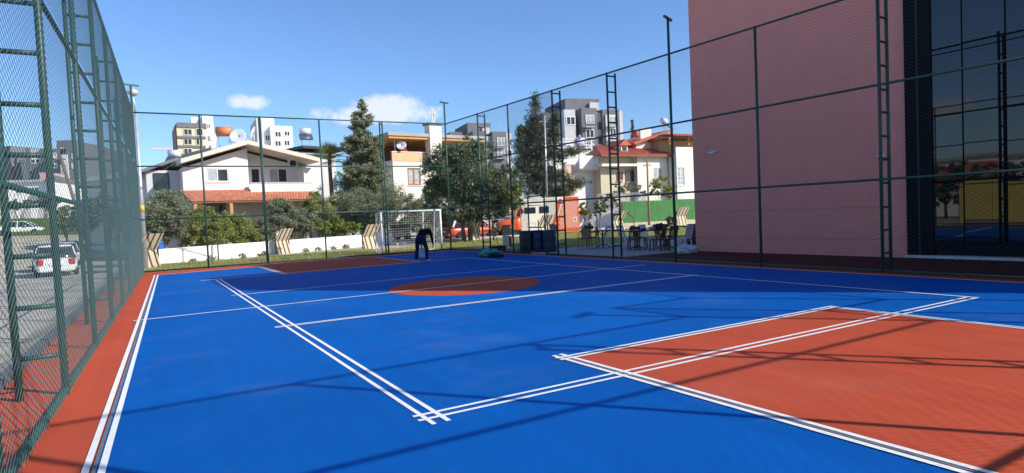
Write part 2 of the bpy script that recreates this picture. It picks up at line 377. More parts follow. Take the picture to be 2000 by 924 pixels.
# ================================================================== the setting: ground, court, streets
def ground_h(x, y):
    z = -0.05
    k = min(1, max(0, (-1.75-x)/0.9)); z -= 0.36*k*k*(3-2*k)
    if x < 2:
        z += max(0, y-50)*0.055*min(1, max(0, (2-x)/6))
    if y > 60: z += (y-60)*0.012
    return min(z, 9)
xs = sorted(set([-1500, -700, -300, -150, -90]+list(range(-70, -4, 6))+[-4, -3, -2.75, -2.5, -2.25, -2, -1.75, 0, 2, 6]+list(range(12, 90, 6))+[120, 200, 400, 800, 1500]))
ys = sorted(set([-800, -300, -100, -40, -20, 0, 20, 27, 33]+list(range(38, 130, 6))+[150, 200, 300, 500, 900, 2000]))
mb = MB()
for y in ys:
    for x in xs: mb.v.append((x, y, ground_h(x, y)))
nx = len(xs)
for j in range(len(ys)-1):
    for i in range(nx-1): mb.f.append((j*nx+i, j*nx+i+1, (j+1)*nx+i+1, (j+1)*nx+i))
structure(mb.build('ground', M_GROUND, smooth=True))
structure(MB().box(-60, -25, -.6, -2.65, 50, -.400).build('parking_lot', M_ASPHALT))
def strip(name, pts, z0, z1, m, parent=None):
    return MB().prism([(x, y, z0) for x, y in pts], (0, 0, z1-z0)).build(name, m, parent)
structure(strip('street', [(9, 37.9), (75, 44.5), (75, 53), (9, 46)], -.3, -.03, M_STREET))
structure(strip('pavement', [(12, 35.6), (75, 41.6), (75, 44.3), (12, 37.9)], -.3, .09, M_KERB))

# right fence line and the pink building are turned 4.8 degrees against the court
RANG = 0.08407; RC = Vector((11.55, 26.34, 0)); RD = Vector((math.sin(RANG), -math.cos(RANG), 0)); RN = Vector((math.cos(RANG), math.sin(RANG), 0))
def RF(y, off=0.0):                       # point of the right fence line at a given y
    p = RC+RD*((26.34-y)/math.cos(RANG)); return p+RN*off
XL, YB, YS = -1.03, 26.34, -0.68
q0, q1 = RF(26.45, .30), RF(-1.2, .30)
court = structure(strip('court', [(-1.66, -1.5), (q1.x, -1.5), (q0.x, 26.47), (-1.66, 26.47)], -.5, 0.0, M_RED))
p0, p1 = RF(25.55, -.40), RF(-.4, -.40)
strip('blue_playing_area', [(-.555, -.35), (p1.x-.1, -.35), (11.27, 25.72), (-.555, 24.55)], .0015, .004, M_BLUE, court)
strip('red_key_area', [(4.13, -.35), (8.77, -.35), (8.53, 5.41), (3.74, 5.41)], .0045, .008, M_RED, court)
strip('red_key_area', [(3.06, 20.22), (7.80, 20.50), (7.51, 25.22), (2.86, 24.78)], .0045, .008, M_RED, court)
strip('red_centre_circle', [(5.87+1.75*math.cos(2*math.pi*k/72), 12.68+1.75*math.sin(2*math.pi*k/72)) for k in range(72)], .0045, .008, M_RED, court)
LZ = [0.0092]
def line(a, b, w=0.05, m=None, name='white_line'):
    a, b = Vector((*a, 0)), Vector((*b, 0)); t = (b-a).normalized(); n = Vector((-t.y, t.x, 0))*w/2
    LZ[0] += 0.00025; z = LZ[0]
    # hand-taped edges: not quite straight
    k = max(2, int((b-a).length/1.2)); L = []; R_ = []
    for i in range(k+1):
        c = a.lerp(b, i/k); L.append(c+n*random.uniform(.93, 1.07)); R_.append(c-n*random.uniform(.93, 1.07))
    mb = MB()
    for i in range(k): mb.poly([(L[i].x, L[i].y, z), (R_[i].x, R_[i].y, z), (R_[i+1].x, R_[i+1].y, z), (L[i+1].x, L[i+1].y, z)])
    return mb.build(name, m or M_LINE, court)
def pair(a, b, gap=0.11, w=0.045, grey=False, ext=0.0):
    A, B = Vector((*a, 0)), Vector((*b, 0)); t = (B-A).normalized(); n = Vector((-t.y, t.x, 0))*gap/2
    if grey: line((A-n*.0)[:2], (B-n*.0)[:2], gap-w-.026, M_GAP, 'grey_line')
    line((A+n)[:2], (B+n+t*ext)[:2], w); line((A-n-t*ext)[:2], (B-n)[:2], w)
pair((-.555, -.6), (-.575, 24.62), .10, .046, True)                       # left edge
pair((1.76, 4.36), (1.12, 20.42), .125, .043)                             # volleyball sideline
pair((1.62, 4.57), (10.76, 4.53), .12, .043)                              # near end line
pair((3.70, 5.62), (4.13, -.5), .105, .05, True)                          # near key, left
pair((3.60, 5.45), (8.62, 5.43), .095, .045, True)                        # near key, top
pair((8.55, 5.50), (8.80, -.5), .085, .04, True)                          # near key, right
pair((1.31, 9.97), (10.52, 9.95), .085, .045)
line((-.70, 12.64), (11.53, 12.79), .06)
line((1.10, 15.28), (10.32, 15.40), .055)
pair((.66, 20.40), (9.72, 20.62), .09, .04)
line((9.69, 20.76), (10.72, 4.45), .055)
line((11.27, 25.74), (p1.x-.1, -.35), .05)
line((-.6, 24.57), (11.27, 25.75), .045)
pair((2.84, 24.75), (3.06, 20.12), .11, .045)
line((7.51, 25.25), (7.81, 20.50), .055)
MB().box(-1.78, -1.5, -.5, -1.662, 26.6, .09).build('edge_kerb', M_DKKERB, court)
# red-brown walkway between fence and building, paved terrace beyond
structure(strip('walkway', [tuple(RF(15.6, .30)[:2]), tuple(RF(-6, .30)[:2]), (18.6, -6), (16.9, 15.6)], -.3, -.004, M_DKRED))
terrace = structure(strip('terrace', [tuple(RF(21.4, .30)[:2]), tuple(RF(15.6, .30)[:2]), (22.5, 15.6), (22.5, 22.4)], -.3, -.008, M_PAVE))

# ================================================================== pink building beside the court
WP = Vector((16.18, 15.26, 0))
bld = thing('pink_building', 'large pink rendered building with black column and tinted glass front', 'building', WP, math.atan2(RD.y, RD.x))
def wall_uz(px, py):
    d = ray(px, py); t = RN.dot(WP)/RN.dot(d); q = Vector((d.x*t, d.y*t, 0))-WP; return RD.dot(q), CAM_H+d.z*t
U1, U2 = wall_uz(1772, 400)[0], wall_uz(1824, 400)[0]
mb = MB(); mb.box(0, .06, -.3, 5.8, 14, 9.9); mb.box(5.8, .06, -.3, 13.6, 14, 14.1); mb.box(13.6, .06, -.3, 18.2, 14, 16.6); mb.build('wall_core', M_GROOVE, bld)
zr = [-.02, wall_uz(1550, 466)[1], wall_uz(1550, 409)[1], 9.93]
for k in range(3):
    MB().box(-.03, 0, zr[k]+.004, U1, .055, zr[k+1]-.004).build('wall_panel', M_PINK, bld)
for k, (a, b) in enumerate(((9.94, 14.13),)):
    MB().box(5.78, 0, a, 13.6, .055, b).build('wall_panel', M_PINK, bld)
MB().box(13.6, 0, 9.94, 18.23, .055, 16.63).build('wall_panel', M_PINK, bld)
MB().box(16.2, 0, -.02, 18.23, .055, 9.93).build('wall_panel', M_PINK, bld)
MB().box(-.033, .058, -.02, -.0, 14, 9.93).build('wall_panel', M_PINK, bld)
MB().box(U1+.002, -.05, .0, U2, .05, 9.93).build('black_column', M_BLACK, bld)
MB().box(U1+.28, -.054, .05, U1+.31, -.051, 9.9).build('column_joint', M_IRON, bld)
MB().box(U2, .02, .10, 16.2, .058, 9.93).build('curtain_wall_frame', M_BLACK, bld)
MB().box(U1-.03, -.14, .015, 16.3, .0, .085).build('sill', M_SILL, bld)
um = [U2, wall_uz(1879, 100)[0], wall_uz(1964, 100)[0]]; st = um[2]-um[1]
while um[-1] < 16.2-st: um.append(um[-1]+st)
zm = [.42, 1.95, 3.6, 5.1, 6.6, 8.1, 9.6]
for i in range(len(um)-1):
    for j in range(len(zm)-1):
        w, h = um[i+1]-um[i]-.035, zm[j+1]-zm[j]-.03
        o = MB().box(-w/2, -.012, -h/2, w/2, .012, h/2).build('pane', M_MIRROR, bld, ((um[i]+um[i+1])/2, .002, (zm[j]+zm[j+1])/2))
        o.rotation_euler = (rad(random.uniform(-.12, .12)), 0, rad(random.uniform(-.15, .15)))
for px, py, lab in ((1395, 299, 'small white camera on the pink wall near its free corner'), (1725, 308, 'small dark dome camera on the pink wall near the black column')):
    u, z = wall_uz(px, py); c = WP+RD*u
    t = thing('security_camera', lab, 'camera', (c.x, c.y, z), math.atan2(RD.y, RD.x), 'cameras on the pink wall')
    MB().box(-.05, -.02, -.05, .05, -.0, .05).build('mount', M_PLASTICW, t)
    if px < 1500:
        MB().tube([(0, -.02, 0), (.0, -.10, .01)], .018, 8).build('arm', M_PLASTICW, t)
        MB().tube([(.10, -.10, .03), (-.10, -.17, -.01)], .045, 12).build('housing', M_PLASTICW, t, smooth=True)
        MB().tube([(-.10, -.17, -.01), (-.112, -.176, -.013)], .036, 12).build('lens', M_IRON, t)
    else:
        MB().lathe([(.085, 0), (.085, .06), (.05, .075)], 16, (0, -.10, 0)).build('housing', M_PLASTICW, t, smooth=True)
        MB().lathe([(.01, -.09), (.055, -.06), (.078, -.002)], 16, (0, -.10, 0)).build('dome', M_BLACK, t, smooth=True)

# ================================================================== chain-link fences
def wire_panel(w, h, a=0.030, dz=0.033, r=0.0016, m=None):
    mb = MB(); nw = int(w/(2*a)); ns = int(h/dz); sx = w/nw; sz = h/ns
    for i in range(nw):
        x0 = (i+.5)*sx; base = len(mb.v)
        for k in range(ns+1):
            s = 1 if (k+i) % 2 else -1
            x = x0+s*(sx/2+.0004); y = s*.0009; z = k*sz
            mb.v += [(x-r, y+r*.6, z), (x+r, y+r*.6, z), (x, y-r*1.2, z)]
        for k in range(ns):
            b = base+3*k
            mb.f += [(b, b+1, b+4, b+3), (b+1, b+2, b+5, b+4), (b+2, b, b+3, b+5)]
    return mb.mesh('mesh_panel', m or M_WIRE_LIT)
PANEL_ME = wire_panel(2.7, 1.98, a=.034, dz=.037, r=.0027, m=M_WIRE_SHADE); PANEL_L = wire_panel(2.7, 1.98, r=.0018)  # first panel in the shaded wire tone, left fence panel in the sunlit one
PR = 0.034
def tube_mesh(name, L, r, n=10): return MB().tube([(0,0,0), (L,0,0)], r, n).mesh(name, M_GREEN, True)
LAD = 0.37
leg_me = MB().tube([(0,0,-.1), (0,0,6.03)], .034, 12).mesh('leg', M_GREEN, True)
rung_me = MB().tube([(0,.03,0), (0,LAD-.03,0)], .026, 8).mesh('rung', M_GREEN, True)
post_me = MB().tube([(0,0,-.1), (0,0,6.0)], PR, 12).mesh('post', M_GREEN, True)
def fence(label, A, B, stops, flip=1, panel_gap=None, panels=True, bottom=0.05, me=None):
    """stops: list of (distance along, kind) with kind post / ladder / tpole / none. flip=1: ladders stand to the left of A->B"""
    A, B = Vector(A), Vector(B); t = (B-A).normalized(); L = (B-A).length
    f = thing('chain_link_fence', label, 'fence', A, math.atan2(t.y, t.x), 'fences around the court')
    for lv, z in (('top_rail', 6.0), ('rail', 4.0), ('rail', 2.0)):
        link(lv, tube_mesh(lv, L, .027), f, (0, 0, z))
    if panel_gap is None: link('base_rail', tube_mesh('base_rail', L, .03), f, (0, 0, bottom))
    else:
        for a, b in ((0, panel_gap[0]), (panel_gap[1], L)): link('base_rail', tube_mesh('base_rail', b-a, .03), f, (a, 0, bottom))
    for s, kind in stops:
        if kind == 'post': link('post', post_me, f, (s, 0, 0))
        elif kind == 'tpole':
            p = MB().tube([(0,0,-.1), (0,0,7.0)], .038, 12).build('light_pole', M_GREEN, f, (s, 0, 0), smooth=True)
            MB().box(-.03, -.28, 6.98, .03, .28, 7.04).build('cross_arm', M_GREEN, p, rz=rad(20))
        elif kind == 'ladder':
            lp = link('ladder_post', leg_me, f, (s, 0, 0))
            link('leg', leg_me, lp, (0, flip*LAD, 0))
            for k in range(12):
                o = link('rung', rung_me, lp, (0, 0, .42+.5*k+random.uniform(-.012, .012)))
                if flip < 0: o.scale = (1, -1, 1)
    ss = [s for s, k in stops]
    if panels:
        for a, b in zip(ss[:-1], ss[1:]):
            for lv in range(3):
                if panel_gap and lv == 0 and a >= panel_gap[0]-.01 and b <= panel_gap[1]+.01: continue
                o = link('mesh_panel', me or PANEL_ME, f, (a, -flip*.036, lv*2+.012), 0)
                o.scale = ((b-a)/2.7, 1, 1); o['kind'] = 'stuff'
    return f
yl = [7.5+2.7*k for k in range(-3, 8)]
kinds = ['post' if (k % 2) else 'ladder' for k in range(-3, 8)]
kinds = [{True: 'ladder', False: 'post'}[(k % 2) == 0] for k in range(-3, 8)]
left_st = [(y-YS, kd) for y, kd in zip(yl, kinds) if YS+.4 < y < 25.5]
left_st = [(0, 'none')]+left_st+[(YB-YS, 'tpole')]
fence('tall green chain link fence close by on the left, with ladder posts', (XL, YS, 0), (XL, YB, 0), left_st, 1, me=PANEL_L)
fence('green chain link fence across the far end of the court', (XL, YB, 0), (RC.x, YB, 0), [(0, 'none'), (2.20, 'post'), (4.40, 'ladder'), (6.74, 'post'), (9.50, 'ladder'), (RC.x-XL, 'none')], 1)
def rs(y): return (26.34-y)/math.cos(RANG)
rstops = [(26.34, 'tpole'), (23.4, 'ladder'), (21.07, 'post'), (19.95, 'none'), (18.92, 'none'), (18.2, 'ladder'), (15.35, 'ladder'), (12.78, 'tpole'), (10.05, 'post'), (7.2, 'ladder'), (4.6, 'post'), (2.4, 'ladder'), (.62, 'post')]
E1 = RF(.62)
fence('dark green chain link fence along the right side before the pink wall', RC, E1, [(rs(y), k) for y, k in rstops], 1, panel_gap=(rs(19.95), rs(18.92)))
# short return of the fence and the end behind the photographer; their shadows fall across the court
E2 = Vector((12.15, .66, 0)); E3 = Vector((12.40, YS, 0))
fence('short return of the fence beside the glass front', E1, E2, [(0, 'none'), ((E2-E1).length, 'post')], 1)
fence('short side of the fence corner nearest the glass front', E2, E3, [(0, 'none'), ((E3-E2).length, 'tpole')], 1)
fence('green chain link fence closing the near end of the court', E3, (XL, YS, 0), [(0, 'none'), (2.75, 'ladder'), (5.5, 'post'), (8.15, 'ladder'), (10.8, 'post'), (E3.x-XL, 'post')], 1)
# gate in the right fence
ga, gb = RF(19.95), RF(18.92)
gt = thing('fence_gate', 'open dark green gate frame with a crossbar in the right fence', 'gate', ga, math.atan2(RD.y, RD.x))
gw = (gb-ga).length
for x in (0, gw): MB().tube([(x,0,-.05), (x,0,2.25)], .03, 10).build('gate_post', M_GREEN, gt, smooth=True)
MB().tube([(0,0,2.25), (gw,0,2.25)], .03, 10).build('lintel', M_GREEN, gt, smooth=True)
MB().tube([(0,0,1.05), (gw,0,1.05)], .025, 10).build('crossbar', M_GREEN, gt, smooth=True)
MB().tube([(0,.02,.1), (0,.9,.12), (0,.9,1.9), (0,.02,1.9)], .02, 8).build('gate_leaf', M_GREEN, gt, smooth=True)

# ================================================================== things on and around the court
# --- worker bending over
def person():
    V, Rr, E_, T = [], [], [], []
    def v(p, r, t): V.append(p); Rr.append(r); T.append(t); return len(V)-1
    def e(a, b): E_.append((a, b))
    pel = v((0, -.12, .90), (.155, .125), 'pants')
    wai = v((0, .02, 1.02), (.145, .115), 'jacket'); che = v((0, .22, 1.12), (.175, .13), 'jacket'); nec0 = v((0, .36, 1.13), (.10, .085), 'jacket')
    nec = v((0.01, .43, 1.10), (.06, .06), 'skin'); hd0 = v((0.015, .50, 1.07), (.085, .09), 'skin'); hd1 = v((0.02, .58, 1.00), (.075, .085), 'skin')
    e(pel, wai); e(wai, che); e(che, nec0); e(nec0, nec); e(nec, hd0); e(hd0, hd1)
    for s in (-1, 1):
        hip = v((s*.115, -.12, .84), (.10, .11), 'pants'); kn = v((s*.19, -.02, .47), (.068, .072), 'pants'); cf = v((s*.205, -.07, .30), (.062, .066), 'pants'); an = v((s*.21, -.08, .10), (.056, .058), 'pants')
        he = v((s*.215, -.09, .045), (.045, .042), 'shoe'); to = v((s*.235, .12, .035), (.045, .032), 'shoe')
        for a, b in ((pel, hip), (hip, kn), (kn, cf), (cf, an), (an, he), (he, to)): e(a, b)
        sh = v((s*.20, .30, 1.08), (.075, .08), 'jacket'); ra = .05 if s > 0 else 0
        elb = v((s*.27, .34-ra, .84), (.055, .055), 'jacket'); wr = v((s*.25, .40, .63), (.042, .042), 'jacket'); ha = v((s*.245, .42, .57), (.026, .04), 'skin')
        for a, b in ((che, sh), (sh, elb), (elb, wr), (wr, ha)): e(a, b)
        for k, L in enumerate((.075, .085, .08, .065)):
            f0 = v((s*.245, .42+(k-1.5)*.019, .545), (.010, .010), 'skin'); f1 = v((s*(.245-.008), .425+(k-1.5)*.02, .545-L*.6), (.0085, .0085), 'skin'); f2 = v((s*(.245-.035), .43+(k-1.5)*.02, .545-L), (.008, .008), 'skin')
            e(ha, f0); e(f0, f1); e(f1, f2)
        t0 = v((s*.225, .455, .56), (.012, .012), 'skin'); t1 = v((s*.205, .475, .52), (.009, .009), 'skin'); e(ha, t0); e(t0, t1)
    me = bpy.data.meshes.new('body'); me.from_pydata(V, E_, []); me.update()
    o = bpy.data.objects.new('body_frame', me); COL.objects.link(o)
    sk = o.modifiers.new('skin', 'SKIN'); sk.use_smooth_shade = True
    for i, d in enumerate(me.skin_vertices[0].data): d.radius = Rr[i]; d.use_root = (i == 0)
    su = o.modifiers.new('subdivision', 'SUBSURF'); su.levels = su.render_levels = 2
    bpy.context.view_layer.update()
    ev = o.evaluated_get(bpy.context.evaluated_depsgraph_get()); nm = bpy.data.meshes.new_from_object(ev)
    bpy.data.objects.remove(o); nm.materials.clear()
    order = ['pants', 'jacket', 'skin', 'shoe']
    for m in (mat('navy_denim', (0.010, 0.017, 0.042), .9, .3, 14, bump=.3, bscale=25, spec=.1), mat('black_jacket', (0.004, 0.004, 0.005), .9, .3, 10, bump=.4, bscale=18, spec=.08), mat('skin', (0.42, 0.24, 0.17), .55, .06, 8), mat('pale_shoes', (0.42, 0.42, 0.42), .7, .2, 8)): nm.materials.append(m)
    A = np.array(V)
    for p in nm.polygons:
        c = np.array(p.center); best, bt = 9e9, 'pants'
        for a, b in E_:
            ab = A[b]-A[a]; t = np.clip(np.dot(c-A[a], ab)/np.dot(ab, ab), 0, 1); d = np.linalg.norm(A[a]+ab*t-c)
            if d < best: best, bt = d, (T[a] if t < .5 else T[b])
        p.material_index = order.index(bt); p.use_smooth = True
    w = G(826, 512)
    root = thing('person', 'worker in black jacket and navy trousers bending over the far court line', 'person', (w.x, w.y, .012), rad(-48))
    link('body', nm, root)
    hm = icolump((.098, .115, .10), 3, 3, .08); hm.materials.append(mat('dark_hair', (.012, .010, .009), .7, .3, 30)); link('hair', hm, root, (.015, .505, 1.105))
    for s in (-1, 1):
        MB().lathe([(.004, -.02), (.014, -.008), (.016, .008), (.004, .02)], 8, (s*.095+.015, .51, 1.05)).build('ear', MATS['skin'], root, smooth=True)
    MB().lathe([(.005, 0), (.014, .01), (.006, .035)], 8, (.02, .655, .985)).build('nose', MATS['skin'], root, smooth=True)
    return root
person()
w = G(826, 503)
bk = thing('paint_bucket', 'pale grey paint bucket standing between the feet of the worker', 'bucket', (w.x, w.y, .008))
MB().lathe([(.135, 0), (.14, .01), (.165, .36), (.172, .365), (.172, .39), (.155, .39), (.15, .34), (.0, .33)], 24).build('pail', mat('grey_bucket', (.50, .56, .60), .45, .1, 6), bk, smooth=True)
MB().tube([(.17*math.cos(a), .0, .37+.17*math.sin(a)*.9) for a in np.linspace(0, math.pi, 12)], .006, 6).build('handle', M_CHROME, bk, smooth=True)
def lump(name, label, cat, px, py, r, m, seed, amp=.28, subdiv=3, z=0.0):
    w = G(px, py, z); me = icolump(r, seed, subdiv, amp, 2.4); me.materials.append(m)
    return tag(link(name, me, None, (w.x, w.y, z+r[2]*.72), seed), label, cat)
lump('green_bag', 'crumpled green plastic bag lying on the blue court edge', 'bag', 957, 501, (.40, .30, .17), mat('green_plastic_bag', (.03, .26, .20), .4, .35, 5), 2, .5, 4, .012)
lump('dark_cloth', 'dark rag beside the green bag on the court', 'rag', 970, 502, (.28, .20, .075), mat('dark_cloth', (.02, .014, .016), .9, .3, 8), 5, .5, 4, .012)
# drums by the gate
def drum(label, px, py, m, lab=False, h=.88, r=.29, lm=None):
    w = G(px, py); d = thing('plastic_drum', label, 'drum', (w.x, w.y, -.045), random.uniform(0, .3), 'drums by the gate')
    MB().lathe([(r*.9, 0), (r*.97, .03), (r*1.0, .28*h), (r*1.03, .32*h), (r, .36*h), (r, .66*h), (r*1.03, .7*h), (r, .74*h), (r*.96, .95*h), (r*.88, h)], 28).build('barrel', m, d, smooth=True)
    MB().lathe([(r*.93, h-.005), (r*.93, h+.035), (r*.85, h+.045)], 28).build('lid', lm or m, d, smooth=True)
    if lab:
        mb = MB(); a0 = math.radians(-75)
        ps = [(math.cos(a0+k*.11)*(r+.006), math.sin(a0+k*.11)*(r+.006)) for k in range(6)]
        for k in range(5): mb.poly([(*ps[k], .40*h), (*ps[k+1], .40*h), (*ps[k+1], .62*h), (*ps[k], .62*h)])
        mb.build('paper_label', mat('paper_label', (.6, .62, .66), .7, .25, 30), d)
    return d
drum('dark red and black drum left of the two navy drums', 1029, 492, mat('dark_drum', (.022, .012, .016), .45, .4, 3), lm=mat('red_lid', (.16, .02, .02), .5))
drum('navy drum without a label in the middle of the three drums', 1052, 491, M_NAVY)
drum('navy drum with a white paper label beside the gate', 1074, 491, M_NAVY, True)
w0, w1 = G(925, 486), G(1022, 489)
tag(MB().tube([(w0.x, w0.y, .06), (w1.x, w1.y, .07)], .075, 14).build('plastic_pipe', mat('pale_blue_pipe', (.42, .55, .62), .4, .1, 5), smooth=True), 'long pale blue plastic pipe lying behind the fence by the drums', 'pipe')
w = G(962, 493)
tr = thing('tool_crate', 'low dark crate with a tray rim outside the fence near the green bag', 'crate', (w.x+.25, w.y, -.04), .2)
MB().box(-.32, -.2, 0, .32, .2, .26).build('box', mat('dark_crate', (.03, .018, .018), .7, .3, 8), tr, bevel=.02)
MB().box(-.35, -.23, .26, .35, .23, .30).build('rim', MATS['dark_crate'], tr, bevel=.01)
w = G(989, 484)
rl = thing('paint_roll', 'upright cream roll with a dark red band beside the crate', 'roll', (w.x, w.y, -.05))
MB().lathe([(.16, 0), (.17, .1), (.17, .62), (.15, .66)], 20).build('roll_body', mat('cream_roll', (.6, .52, .42), .7, .15, 6), rl, smooth=True)
MB().box(.10, -.185, .02, .21, .02, .60).build('red_band', mat('dark_red_band', (.25, .02, .02), .6), rl, bevel=.02)
w = G(976, 490)
bm_ = thing('long_broom', 'thin dark broom pole leaning above the crate outside the fence', 'broom', (w.x, w.y, -.04))
MB().tube([(0, 0, .08), (-.25, .25, 1.55)], .016, 8).build('handle', M_IRON, bm_)
MB().box(-.16, -.03, 0, .16, .03, .1).build('brush_head', M_IRON, bm_, bevel=.01)

# --- goal behind the far fence
GL = G(768, 497); GR = Vector((11.35, 27.0, 0)); GL = Vector((8.40, 27.0, 0))
gl = thing('goal', 'white football goal with net standing behind the far fence', 'goal', (GL.x, GL.y, -.05), 0)
gw = GR.x-GL.x
for x in (0, gw): MB().tube([(x, 0, 0), (x, 0, 2.0)], .05, 12).build('goal_post', M_GOAL, gl, smooth=True)
MB().tube([(-.05, 0, 2.0), (gw+.05, 0, 2.0)], .055, 12).build('crossbar', M_GOAL, gl, smooth=True)
for x in (0, gw):
    MB().tube([(x, 0, 1.98), (x, .75, 1.95), (x, 1.05, .05), (x, 0, .05)], .028, 8).build('side_frame', M_GOAL, gl, smooth=True)
MB().tube([(0, 1.05, .05), (gw, 1.05, .05)], .028, 8).build('ground_bar', M_GOAL, gl, smooth=True)
MB().tube([(gw*.8, 1.0, .05), (gw*.8, .74, 1.95)], .022, 8).build('rear_stay', M_GOAL, gl, smooth=True)
mb = MB(); r = .0033
for k in range(25):
    x = gw*k/24; mb.tube([(x, .72, 1.96), (x, 1.02, .05)], r, 3, cap=False); mb.tube([(x, .02, 1.98), (x, .72, 1.96)], r, 3, cap=False)
for k in range(18):
    t = k/17; y, z = .72+.3*t, 1.96-1.9*t; mb.tube([(0, y, z), (gw, y, z)], r, 3, cap=False)
    for x in (0, gw): mb.tube([(x, 0, z), (x, y, z)], r, 3, cap=False)
for k in range(6):
    for x in (0, gw): mb.tube([(x, .12*k+.06, .03), (x, .12*k+.06, 1.96)], r, 3, cap=False)
mb.build('net', M_NET, gl)

# --- bent concrete panels with ribs along the site boundary
def bent_panel(px, py, label, w=1.0, h=1.38, dist=None):
    p = G(px, py, -.03); caz = math.atan2(p.x, p.y); lean_az = caz+rad(128)
    t = thing('bent_wall_panel', label, 'panel', (p.x, p.y, -.05), -lean_az, 'ribbed panels along the site boundary')   # local +y points along lean_az
    prof = [(.20, 0), (0, h*.52), (.42, h)]
    mb = MB(); th = .07
    for (y0, z0), (y1, z1) in zip(prof[:-1], prof[1:]):
        mb.hexa([(-w/2, y0-th, z0), (w/2, y0-th, z0), (w/2, y0, z0), (-w/2, y0, z0)], [(-w/2, y1-th, z1), (w/2, y1-th, z1), (w/2, y1, z1), (-w/2, y1, z1)])
    mb.build('slab', M_PANEL, t)
    for k in (-.34, 0, .34):
        mb = MB(); x0, x1 = k*w-.045, k*w+.045
        for (y0, z0), (y1, z1) in zip(prof[:-1], prof[1:]):
            mb.hexa([(x0, y0+.002, z0), (x1, y0+.002, z0), (x1, y0+.014, z0), (x0, y0+.014, z0)], [(x0, y1+.002, z1), (x1, y1+.002, z1), (x1, y1+.014, z1), (x0, y1+.014, z1)])
        mb.build('rib', M_RIB, t)
    for s in (-1, 1): MB().box(s*(w/2+.05)-.025, .0, 0, s*(w/2+.05)+.025, .05, h*.8).build('side_post', M_IRON, t)
    MB().box(-w/2-.1, -.1, -.1, w/2+.1, .28, .03).build('footing', M_KERB, t)
    return t
bent_panel(290, 524, 'ribbed bent panel at the far left corner below the street lamp', 1.1, 1.5)
bent_panel(552, 496, 'ribbed bent panel in front of the white wall, second from the street lamp', 1.0, 1.4)
bent_panel(722, 488, 'ribbed bent panel just left of the goal', 1.1, 1.42)
bent_panel(926, 471, 'ribbed bent panel under the big dark tree', 1.05, 1.4)
bent_panel(1063, 463, 'ribbed bent panel in front of the cream camper truck', 1.1, 1.45)
bent_panel(1208, 452, 'ribbed bent panel beside the left end of the green hoarding', 1.1, 1.5)
bent_panel(1331, 441, 'ribbed bent panel beside the parked white car at the pink wall', 1.2, 1.55)
for i, (px, py, lab) in enumerate(((427, 508, 'thin dark post before the white wall below the gabled house'), (300, 520, 'short dark post beside the leftmost ribbed panel'), (1167, 456, 'thin dark post at the edge of the sunlit grass behind the terrace'), (1001, 466, 'thin dark post in front of the camper truck bonnet'))):
    p = G(px, py, -.04); t = thing('boundary_post', lab, 'post', p, 0, 'thin posts along the site boundary')
    MB().box(-.03, -.03, -.1, .03, .03, 1.25).build('shaft', M_IRON, t); MB().box(-.035, -.035, 1.25, .035, .035, 1.28).build('cap', M_IRON, t)

# --- low white garden wall with coping
wa, wb = Vector((-1.0, 32.0, 0)), Vector((12.6, 38.4, 0)); dv = wb-wa; L = dv.length
gwall = thing('garden_wall', 'low white rendered wall with thin coping beyond the far fence', 'wall', (wa.x, wa.y, -.06), math.atan2(dv.y, dv.x))
MB().box(0, 0, -.2, L, .2, .70).build('wall_body', M_WHITE, gwall)
for k in range(12): MB().box(L*k/12+.004, -.035, .702, L*(k+1)/12-.004, .235, .755).build('coping_stone', M_WHITE, gwall)
w = DD(305, 483, 33.6); me = icolump((.16, .08, .26), 4, 3, .4); me.materials.append(mat('blue_tarp', (.03, .16, .55), .5, .3, 6))
tag(link('blue_tarp', me, None, (wa.x+.45, wa.y+.3, .84)), 'scrap of blue tarpaulin hanging on the left end of the white wall', 'tarpaulin')

# --- terrace furniture
def chair_white():
    t = thing('plastic_chair', 'x', 'chair')
    mb = MB(); mb.box(-.21, -.20, .40, .21, .22, .44); mb.build('seat', M_PLASTICW, t, bevel=.015)
    for x in (-.19, .19):
        MB().hexa([(x-.022, -.22, 0), (x+.022, -.22, 0), (x+.022, -.18, 0), (x-.022, -.18, 0)], [(x*.9-.022, -.20, .40), (x*.9+.022, -.20, .40), (x*.9+.022, -.15, .40), (x*.9-.022, -.15, .40)]).build('leg', M_PLASTICW, t)
        MB().hexa([(x-.022, .22, 0), (x+.022, .22, 0), (x+.022, .27, 0), (x-.022, .27, 0)], [(x*.9-.022, .18, .40), (x*.9+.022, .18, .40), (x*.9+.022, .23, .40), (x*.9-.022, .23, .40)]).build('leg', M_PLASTICW, t)
    b = MB(); b.hexa([(-.22, .20, .44), (-.17, .20, .44), (-.17, .24, .44), (-.22, .24, .44)], [(-.20, .33, .92), (-.15, .33, .92), (-.15, .37, .92), (-.20, .37, .92)])
    b.hexa([(.17, .20, .44), (.22, .20, .44), (.22, .24, .44), (.17, .24, .44)], [(.15, .33, .92), (.20, .33, .92), (.20, .37, .92), (.15, .37, .92)])
    b.box(-.15, .305, .80, .15, .345, .92); bo = b.build('backrest', M_PLASTICW, t)
    for k in range(5):
        x = -.13+.065*k; MB().hexa([(x-.014, .21, .46), (x+.014, .21, .46), (x+.014, .23, .46), (x-.014, .23, .46)], [(x-.014, .305, .80), (x+.014, .305, .80), (x+.014, .325, .80), (x-.014, .325, .80)]).build('slat', M_PLASTICW, bo)
    return t
def recolour(root, m, name):
    root.name = name
    for o in [root]+list(root.children_recursive):
        if o.type == 'MESH': o.data.materials.clear(); o.data.materials.append(m)
    return root
proto_w = chair_white(); proto_b = recolour(chair_white(), M_CHAIRB, 'slatted_chair')
used = {'w': False, 'b': False}
